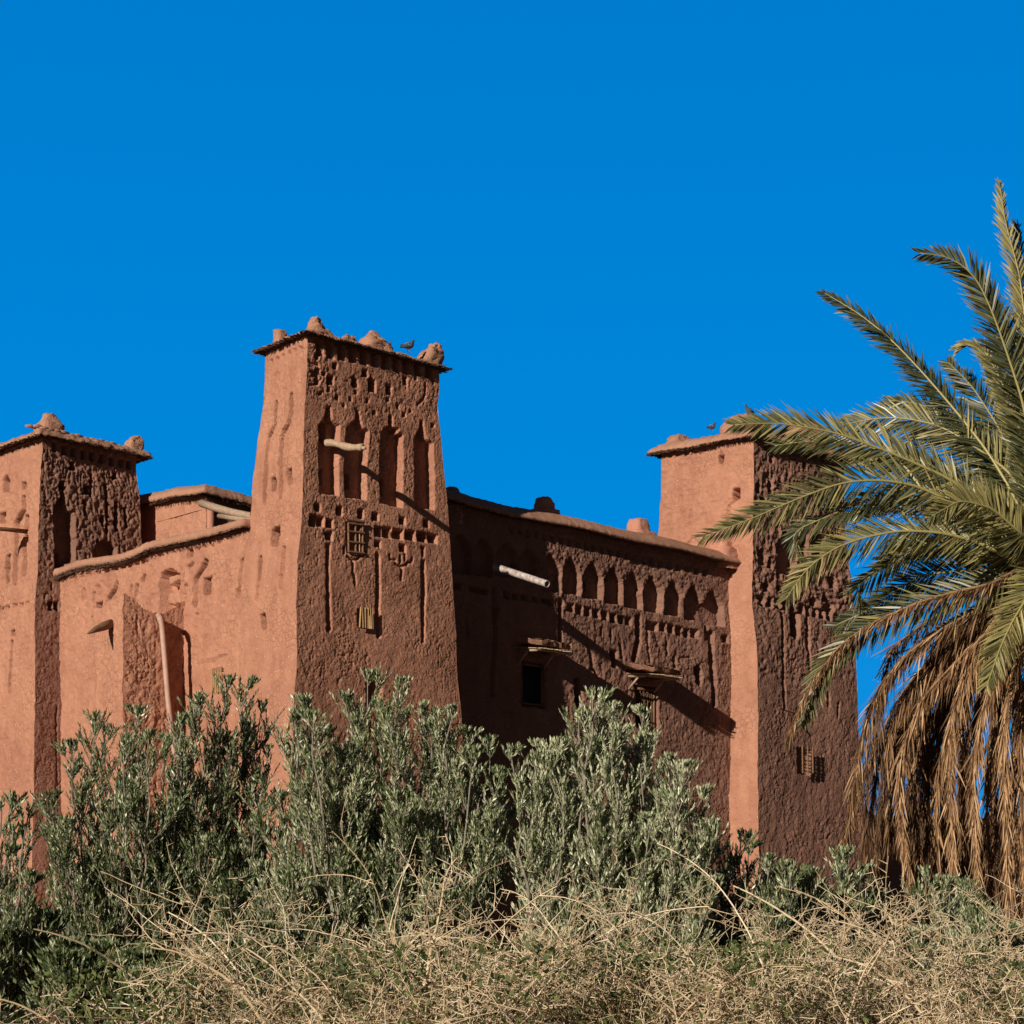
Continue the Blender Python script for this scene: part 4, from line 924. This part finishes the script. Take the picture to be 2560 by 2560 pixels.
for k, (p, Y0, Y1, tw, Lm, tb) in enumerate(G):
    frond(fr_px(p, Y0, Y1), 'g', Lm*1.22, tw, 100+k, 200, .14, tintb=tb)
    if k < 2:
        frond(fr_px([(u+12, v+10) for u, v in p], Y0+.25, Y1+.3), 'g', Lm*1.15, tw+1.2, 160+k, 120, .14, tintb=.1)
    if k >= 4 and k not in (8, 9):
        dv = random.uniform(25, 75); q = [(u+random.uniform(90, 230)*(len(p)-i)/len(p), v+dv*(len(p)-i)/len(p)) for i, (u, v) in enumerate(p)]
        frond(fr_px(q, Y0+.9, Y1+random.uniform(1, 2.4)), 'g', Lm*1.1, tw+.3, 130+k, 170, .14, tintb=max(.05, tb-.25))
DD = [
 ([(2118, 2083), (2135, 1960), (2150, 1860), (2185, 1741), (2253, 1644), (2356, 1570), (2470, 1510)], 27.6, 26.8, .3),
 ([(2172, 2180), (2176, 2080), (2182, 1980), (2207, 1855), (2265, 1730), (2350, 1640), (2460, 1550)], 28.4, 29.2, .05),
 ([(2276, 2225), (2265, 2140), (2253, 2040), (2250, 1890), (2300, 1750), (2384, 1660), (2480, 1570)], 27.4, 26.5, .5),
 ([(2330, 2200), (2320, 2060), (2318, 1920), (2345, 1780), (2410, 1680), (2500, 1580)], 28.2, 28.8, .2),
 ([(2384, 2160), (2380, 2020), (2372, 1850), (2400, 1720), (2450, 1620), (2530, 1520)], 27.5, 26.7, .55),
 ([(2447, 2290), (2440, 2100), (2432, 1920), (2460, 1760), (2510, 1630), (2570, 1500)], 27.5, 26.8, .6),
 ([(2410, 2260), (2400, 2100), (2410, 1900), (2450, 1740), (2530, 1600)], 28.3, 28.9, .1),
 ([(2526, 2330), (2518, 2100), (2508, 1860), (2530, 1680), (2580, 1520)], 27.6, 27.0, .6),
 ([(2490, 2230), (2480, 2050), (2478, 1880), (2510, 1700), (2570, 1540)], 28.3, 28.7, .15),
 ([(2560, 2280), (2556, 2050), (2552, 1850), (2570, 1680), (2600, 1520)], 27.6, 27.2, .45),
 ([(2225, 2100), (2222, 1990), (2235, 1870), (2280, 1760), (2370, 1660), (2480, 1560)], 28.1, 28.4, .15),
 ([(2350, 2330), (2345, 2180), (2340, 2020), (2360, 1850), (2420, 1730), (2520, 1590)], 27.8, 27.5, .4),
 ([(2600, 2330), (2596, 2100), (2592, 1850), (2600, 1650)], 27.5, 27.2, .5),
 ([(1968, 1850), (1990, 1790), (2030, 1705), (2100, 1610), (2200, 1545), (2340, 1490), (2480, 1460)], 27.4, 26.7, .35),
 ([(2290, 2140), (2285, 2000), (2290, 1860), (2330, 1720), (2410, 1630), (2510, 1540)], 28.0, 28.6, .3),
 ([(2210, 1900), (2235, 1800), (2290, 1700), (2380, 1610), (2490, 1530)], 27.9, 27.4, .3),
]
for k, (p, Y0, Y1, tb) in enumerate(DD):
    frond(fr_px(p, Y0, Y1), 'd', .40 if k != 13 else .22, .6+.2*(k % 4), 200+k, 330, .08, tintb=tb, endk=.75)
    if k != 13:
        q = [(u+random.uniform(8, 40)*(1 if i < len(p)-2 else .3), v-random.uniform(0, 60)) for i, (u, v) in enumerate(p)]
        q3 = [(u+random.uniform(10, 60)*(1 if i < len(p)-2 else .3), v-random.uniform(0, 120)) for i, (u, v) in enumerate(p)]
        frond(fr_px(q3, Y0+1.3, Y1+1.), 'd', .40, .9, 260+k, 260, .08, tintb=.08, endk=.7)  # dark copies behind: shade inside the hanging fronds put into the tint
        if k in (1, 10, 14, 3): frond(fr_px([(u-14, v-30*(i < 3)) for i, (u, v) in enumerate(p)], Y0+1.6, Y1+1.4), 'd', .38, .4, 290+k, 220, .08, tintb=.05, endk=.7)
        frond(fr_px(q, Y0+.7, Y1+.5), 'd', .36, .6+.2*(k % 3), 230+k, 200, .08, tintb=max(0, tb-.2), endk=.7)
for k in range(15):                                # the far and right-hand side of the crown, beyond the frame
    a = math.radians(-75+k*11.5); el = random.uniform(.1, 1.3); Lf = random.uniform(3.2, 3.9)
    h = np.array([math.cos(a), math.sin(a), 0]); P = [pc+h*Lf*s_*math.cos(el*(1-.5*s_))+np.array([0, 0, Lf*s_*math.sin(el)-1.9*s_*s_]) for s_ in (0, .2, .4, .6, .8, 1)]
    frond(P, 'g', .42, random.uniform(.2, 1), 300+k, 60, .14, tintb=.4)
for k in range(10):
    a = math.radians(-80+k*19); h = np.array([math.cos(a), math.sin(a), 0]); Lf = random.uniform(2.6, 3.6)
    P = [pc+h*1.3*math.sin(s_*1.6)+np.array([0, 0, .35*s_*(1-s_)-Lf*s_*s_]) for s_ in (0, .2, .4, .6, .8, 1)]
    frond(P, 'd', .38, .7, 340+k, 80, .14, tintb=.4, endk=.6)

# young palm growing low at the palm's foot
yp = at(2240, 2420, 24.0); ypt = thing('young_palm', 'small young palm with short stiff green fronds low beside the hedge', 'plant', (yp[0], yp[1], 0)); _pt, pt_ = pt_, ypt
for k in range(16):
    a = k*2.4; h = np.array([math.cos(a), math.sin(a)*.7, 0]); l_ = random.uniform(.9, 1.4)
    P = [np.array([yp[0], yp[1], .5])+h*l_*s_*.8+np.array([0, 0, 1.9*l_*s_-.7*s_*s_]) for s_ in (0, .25, .5, .75, 1)]
    frond(P, 'g', .3, random.uniform(.2, 1), 400+k, 44, .2, tintb=.5)
pt_ = _pt

# ================================================================== OLIVE TREES
def olive(label, Yb, ubase, tips, seed, fill=10, dens=1.0, lo=2560, w0=1., leaf=.050, dark=0., fill_top=(1980, 2320), spanu=None):
    r = np.random.default_rng(seed); base = at(ubase, 2460, Yb); base[2] = 0
    t = thing('olive_tree', label, 'tree', base, 'olive trees below the fortress wall')
    us = [p[0] for p in tips]; span = spanu or (min(us), max(us))
    allp = [(u, v, 1.) for u, v in tips]+[(r.uniform(*span), r.uniform(*fill_top), 1.25) for _ in range(fill)]
    tw = MB(); lf = MB(); LA = []; LD = []; LT = []; SA_ = []; SB_ = []; CA = []; CB = []
    for (u, v, wd) in allp:
        thin = .45 if (ubase < 0 and v < 2200) else 1.
        Y = Yb+r.uniform(-.9, .9); tip = at(u, v, Y)
        bs = base+np.array([r.normal()*.15, r.normal()*.15, 0]); hz = tip[2]
        midp = bs*.45+tip*.55; midp[2] = hz*.5; midp[:2] += (tip-bs)[:2]*.18
        tt_ = np.linspace(0, 1, 14)[:, None]; ax = (1-tt_)**2*bs+2*(1-tt_)*tt_*midp+tt_**2*tip
        ax[1:-1] += r.normal(size=(12, 3))*.03
        tw.tube(ax, np.linspace(.026, .004, 14)*(1+.3*r.random()), 5, cap=False)
        # side branches leave the limb upwards and outwards and carry the leafy shoots
        nb_ = max(int(17*dens*wd*(.8+.4*r.random())*thin), 4); sb = 1-(np.arange(nb_)+.5)/nb_*.70*(1 if hz > 2.6 else .5)+r.normal(size=nb_)*.015
        O, DD_, BL = [], [], []
        for sv in np.clip(sb, .25, .995):
            i0 = min(int(sv*13), 12); f_ = sv*13-i0; c0 = ax[i0]*(1-f_)+ax[i0+1]*f_; bel = hz-c0[2]
            an = r.random()*2*math.pi; rd = np.array([math.cos(an), math.sin(an), 0])
            lb_ = min(.10+bel*.42, .85)*r.uniform(.6, 1.15)*w0
            d0 = rd*r.uniform(.4, .95)+np.array([0, 0, .8]); d0 /= np.linalg.norm(d0); Pb = [c0]
            for q in range(7):
                Pb.append(Pb[-1]+d0*lb_/7); d0 = d0+np.array([0, 0, .20])+r.normal(size=3)*.10; d0 /= np.linalg.norm(d0)
            Pb = np.array(Pb); CA.append(Pb[:-1]); CB.append(Pb[1:])
            m_ = max(int((4+lb_*22)*dens), 4); tb_ = r.random(m_)**.75*6.99; i1 = tb_.astype(int); f1 = (tb_-i1)[:, None]
            O.append(Pb[i1]*(1-f1)+Pb[i1+1]*f1); a2 = r.random(m_)*2*math.pi
            DD_.append((Pb[i1+1]-Pb[i1])/(lb_/7)*.8+np.stack([np.cos(a2), np.sin(a2), a2*0+.75], 1)*r.uniform(.25, .75, (m_, 1))); BL.append(np.full(m_, bel))
        m_ = 5; O.append(ax[[-1]*m_]-[0, 0, .07]); DD_.append(np.array([0, 0, 1.])+r.normal(size=(m_, 3))*.25); BL.append(np.full(m_, .1))
        o = np.concatenate(O); d = np.concatenate(DD_); below = np.concatenate(BL); ns = len(o)
        d /= np.linalg.norm(d, axis=1, keepdims=True)
        ln = r.uniform(.11, .27, ns)*np.clip(below*3+.45, .5, 1)
        o2 = o.copy(); e_ = o+d*ln[:, None]; ov = e_[:, 2]-hz-.03; e_[:, 2] -= np.clip(ov, 0, None)
        SA_.append(o2); SB_.append(e_)
        nl = 20
        tl_ = np.linspace(.08, 1, nl)[None, :, None]; pl = o2[:, None]*(1-tl_)+e_[:, None]*tl_
        x = np.cross(d, [0.3, .8, .1]); x /= np.linalg.norm(x, axis=1, keepdims=True); y = np.cross(d, x)
        ph = (np.arange(nl)*2.4)[None]+r.random((ns, 1))*6+r.normal(size=(ns, nl))*.4
        sp_ = x[:, None]*np.cos(ph)[..., None]+y[:, None]*np.sin(ph)[..., None]
        op = r.uniform(.22, .75, (ns, nl, 1))*np.linspace(1.15, .35, nl)[None, :, None]
        dl = d[:, None]+sp_*op+r.normal(size=(ns, nl, 3))*.12; dl[..., 2] += .12
        dl /= np.linalg.norm(dl, axis=-1, keepdims=True)
        LA.append(pl.reshape(-1, 3)); LD.append(dl.reshape(-1, 3))
        tb = np.clip(r.normal(.58-dark, .2, (ns, 1))+r.normal(0, .27, (ns, nl)), 0, 1); LT.append(tb.ravel())
    A = np.concatenate(LA); D = np.concatenate(LD); Tn = np.concatenate(LT); m = len(A)
    w = np.cross(D, r.normal(size=(m, 3))); w /= np.linalg.norm(w, axis=1, keepdims=True)+1e-9
    nn = np.cross(D, w); ll = (leaf*r.uniform(.65, 1.25, m))[:, None]; ww = ll*.115
    M_ = A+D*ll*.5+nn*ll*.05
    V = np.stack([A, M_+w*ww, A+D*ll, M_-w*ww], 1).reshape(-1, 3); b4 = np.arange(m)*4
    lf.add(V, np.stack([b4, b4+1, b4+2, b4+3], 1), tint=np.repeat(Tn, 4))
    lf.build('foliage', M_olive, t)
    tw.cones(np.concatenate(SA_), np.concatenate(SB_), .0035, .0015, 3); tw.cones(np.concatenate(CA), np.concatenate(CB), .0055, .0045, 3)
    tw.build('trunk', M_bark, t)
    return t
olive('broad olive tree at left in front of the broken buttress', 20.5, 360,
      [(135, 1995), (180, 1925), (185, 1865), (240, 1790), (262, 1825), (310, 1850), (347, 1775), (372, 1840), (425, 1850), (455, 1800), (478, 1800), (500, 1752), (575, 1702), (622, 1708), (655, 1765), (610, 1820), (560, 1840), (670, 1880), (110, 2080), (660, 1960)], 11, 20, 1.0, fill_top=(2010, 2350), spanu=(110, 720), dark=.10)
olive('tall dense olive tree in front of the middle tower', 19.5, 960,
      [(734, 1791), (772, 1753), (785, 1790), (817, 1828), (720, 1882), (868, 1748), (880, 1790), (919, 1690), (965, 1770), (995, 1712), (1010, 1790), (1056, 1773), (1082, 1790), (1133, 1784), (1110, 1840), (1169, 1838), (1190, 1880), (1227, 1857), (1256, 1936), (1278, 2038), (840, 1880), (700, 1990), (1230, 2040)], 12, 26, 1.05, fill_top=(1950, 2350), spanu=(650, 1200), dark=-.04)
olive('upright olive tree with bright grey leaves below the ornate window', 18.5, 1500,
      [(1276, 1881), (1334, 1896), (1356, 1867), (1396, 1863), (1446, 1787), (1460, 1800), (1481, 1736), (1500, 1790), (1526, 1772), (1541, 1830), (1609, 1783), (1600, 1850), (1675, 1903), (1707, 1917), (1650, 1990), (1762, 1983), (1790, 2066), (1710, 1990), (1570, 1880), (1420, 1900)], 13, 22, 1.05, fill_top=(2050, 2350), spanu=(1370, 1790), dark=-.2)
olive('lower olive tree at the foot of the right tower', 19, 1870, [(1800, 2120), (1852, 2091), (1870, 2120), (1925, 2153), (1940, 2190), (1977, 2172), (2028, 2186), (1830, 2160)], 14, 16, .8, fill_top=(2190, 2400), spanu=(1760, 2060))
olive('small olive tree just left of the hanging dead fronds', 20, 2120, [(2126, 2130), (2100, 2180), (2150, 2180), (2070, 2230), (2180, 2240)], 15, 9, .9, fill_top=(2240, 2400), spanu=(2050, 2240))
olive('olive saplings under the dead fronds of the palm', 21, 2390, [(2317, 2181), (2340, 2220), (2373, 2204), (2410, 2215), (2470, 2284), (2440, 2250), (2520, 2330)], 16, 14, .8, fill_top=(2280, 2420), spanu=(2260, 2560))
olive('dark olive tree cut by the left edge of the photo', 16.5, -60, [(28, 1998), (5, 2010), (73, 2025), (40, 2080), (20, 2130), (75, 2200), (-60, 1990), (-120, 2050), (110, 2330)], 17, 26, .8, fill_top=(2290, 2430), spanu=(-150, 190), dark=.12)

olive('low dark olive growth behind the leftmost thorn bushes', 14.5, 400, [(150, 2400), (240, 2390), (330, 2400), (640, 2380), (680, 2390)], 18, 24, 1., fill_top=(2370, 2450), spanu=(90, 720), dark=.12)
# ================================================================== DRY THORN BUSHES
def thorn(label, u, Y, seed, top=2230, width=.75, canes=13, dens=1.0):
    r = np.random.default_rng(seed); base = at(u, 2460, Y); base[2] = 0
    t = thing('thorn_bush', label, 'bush', base, 'dry thorn bushes along the foreground')
    ztop = EYE+(HV-top)/F*Y
    cn = MB(); A = []; B = []; ra = []; rb = []; tn = []; SAx = []; SBx = []
    def walk(p, d, ln, r0, r1, bend, zig, n=None):
        n = n or max(int(ln/.05), 3); P = [p]
        for i in range(n):
            d = d+bend/n+r.normal(size=3)*zig; d = d/np.linalg.norm(d); P.append(P[-1]+d*ln/n)
        P = np.array(P); R = np.linspace(r0, r1, n+1)
        A.append(P[:-1]); B.append(P[1:]); ra.append(R[:-1]); rb.append(R[1:]); tn.append(np.full(n, np.clip(r.normal(.6, .22), 0, 1)))
        return P
    nodes = []
    for c in range(canes):
        a = r.random()*2*math.pi; h = np.array([math.cos(a), math.sin(a)*.7, 0]); k = r.uniform(.2, 1)
        H = ztop*r.uniform(.82, 1.02); st = base+h*.15*r.random()
        d = np.array([0, 0, 1.])+h*.30*k
        thick = r.uniform(.006, .013) if c > 1 else .018
        P = walk(st, d/np.linalg.norm(d), H*.74, thick, thick*.6, h*.35*k, .05, 22)
        e = P[-1]; d2 = P[-1]-P[-2]; d2 /= np.linalg.norm(d2)
        P2 = walk(e, d2, r.uniform(.5, .95), thick*.6, .0035, h*1.5+np.array([0, 0, -1.0])*r.uniform(.1, 1.), .05, 20)
        P = np.vstack([P[12:], P2]); nodes.append(P)
        for q in range(int(15*dens)):
            i = 1+int((len(P)-3)*r.random()**1.7); a2 = r.random()*2*math.pi
            dd = np.array([math.cos(a2), math.sin(a2), r.uniform(-.3, .9)]); dd /= np.linalg.norm(dd)
            Q_ = walk(P[i], dd, r.uniform(.15, .55), .0034, .0015, np.array([0, 0, r.uniform(-.9, .6)]), .17)
            for q2 in range(int(7*dens)):
                j = r.integers(1, len(Q_)-1); d3 = r.normal(size=3); d3[2] += .2; d3 /= np.linalg.norm(d3)
                nodes.append(walk(Q_[j], d3, r.uniform(.05, .22), .0021, .0012, r.normal(size=3)*.3, .16, 4))
            nodes.append(Q_)
    for q in range(int(15*dens)):                  # long arching thorny canes that stand clear of the tangle
        a = r.random()*2*math.pi; h = np.array([math.cos(a), math.sin(a)*.6, 0])
        st = base+h*r.uniform(0, .35)+np.array([0, 0, r.uniform(1.1, 1.45)]); L3 = r.uniform(.6, 1.15)
        P = walk(st, np.array([0, 0, 1.])+h*r.uniform(.2, .9), L3, r.uniform(.004, .0075), .0018, h*r.uniform(.5, 1.5)+np.array([0, 0, -r.uniform(.2, 1.6)]), .05, 26)
        for q2 in range(r.integers(3, 9)):
            i = r.integers(6, len(P)-2); d3 = r.normal(size=3)*.6+(P[i+1]-P[i])*20; d3 /= np.linalg.norm(d3)
            walk(P[i], d3, r.uniform(.08, .4), .0026, .0012, np.array([0, 0, r.uniform(-1, .6)]), .12)
    ncane = sum(len(a_) for a_ in A)
    # low tangle of dry twigs
    nt_ = int(820*dens); cc = r.normal(size=(9, 2))*[width*.6, width*.5]; ci = r.integers(0, 9, nt_); p = base+np.stack([cc[ci, 0]+r.normal(size=nt_)*.13, cc[ci, 1]+r.normal(size=nt_)*.13, (1.15+(ztop-1.15)*.52*(1-r.random(nt_)**.7))], 1)
    d = r.normal(size=(nt_, 3)); d[:, 2] = d[:, 2]*.7+.25; d /= np.linalg.norm(d, axis=1, keepdims=True); l_ = r.uniform(.05, .17, (nt_, 1))
    q = p+d*l_; d2 = d+r.normal(size=(nt_, 3))*.7; d2 /= np.linalg.norm(d2, axis=1, keepdims=True); q2 = q+d2*l_*.8
    A += [p, q]; B += [q, q2]; ra += [np.full(nt_, .0025), np.full(nt_, .0020)]; rb += [np.full(nt_, .0020), np.full(nt_, .0012)]; tt2 = np.clip(r.normal(.5, .25, nt_), 0, 1); tn += [tt2, tt2]
    A = np.concatenate(A); B = np.concatenate(B); ra = np.concatenate(ra); rb = np.concatenate(rb); tn = np.concatenate(tn)
    cn.cones(A, B, ra, rb, 3, tn)
    vis = (A[:, 2] > 1.2) & (np.arange(len(A)) < ncane); sel = r.choice(np.nonzero(vis)[0], min(int(9000*dens), vis.sum()), replace=False)
    d = (B-A)[sel]; ln = np.linalg.norm(d, axis=1, keepdims=True)+1e-9; d /= ln
    f_ = r.random((len(sel), 1)); p = A[sel]*(1-f_)+B[sel]*f_
    s_ = np.cross(d, r.normal(size=d.shape)); s_ /= np.linalg.norm(s_, axis=1, keepdims=True)+1e-9
    cn.cones(p, p+(s_+d*.3)*r.uniform(.015, .048, (len(sel), 1)), .0022, .0007, 3, np.clip(r.normal(.6, .2, len(sel)), 0, 1))
    cn.build('branches', M_thorn, t)
    # few small green leaves still on it
    nl = int(4200*dens); ci = r.integers(0, 9, nl); p = base+np.stack([cc[ci, 0]*1.15+r.normal(size=nl)*.16, cc[ci, 1]*1.1+r.normal(size=nl)*.16, 1.2+(ztop-1.2)*.66*r.random(nl)**.9], 1)
    d = r.normal(size=(nl, 3)); d /= np.linalg.norm(d, axis=1, keepdims=True); w = np.cross(d, r.normal(size=(nl, 3))); w /= np.linalg.norm(w, axis=1, keepdims=True)
    l_ = r.uniform(.016, .042, (nl, 1)); V = np.stack([p, p+d*l_*.5+w*l_*.25, p+d*l_, p+d*l_*.5-w*l_*.25], 1).reshape(-1, 3); b4 = np.arange(nl)*4
    lv = MB(); lv.add(V, np.stack([b4, b4+1, b4+2, b4+3], 1), tint=np.repeat(r.random(nl), 4)); lv.build('leaves', M_thornleaf, t)
    return t
TH = [('sparse thorn bush at the left end of the hedge', 440, 9.6, 31, 2300, .5, 6, .45),
      ('dry thorn bush with a forked pale branch below the tall olive', 760, 10.4, 32, 2220, .75, 11, .75),
      ('tall thorn bush with a thick zigzag stem in the middle', 1040, 8.8, 33, 2190, .75, 13, .85),
      ('dry thorn bush left of the grey olive, arching to the right', 1290, 10.8, 34, 2240, .8, 12, .8),
      ('dry thorn bush in front of the grey olive', 1560, 9.2, 35, 2230, .8, 13, 1.),
      ('thorn bush with orange tinted stems near the right tower', 1800, 10.6, 36, 2220, .8, 13, 1.),
      ('thorn bush with long pale canes crossing the dead fronds', 2080, 9.0, 37, 2170, .8, 15, 1.),
      ('dry thorn bush at the right beside the young palm', 2330, 10.4, 38, 2220, .8, 13, 1.),
      ('thorn bush cut by the right edge of the photo', 2570, 9.0, 39, 2250, .75, 12, 1.)]
for a in TH: thorn(*a)
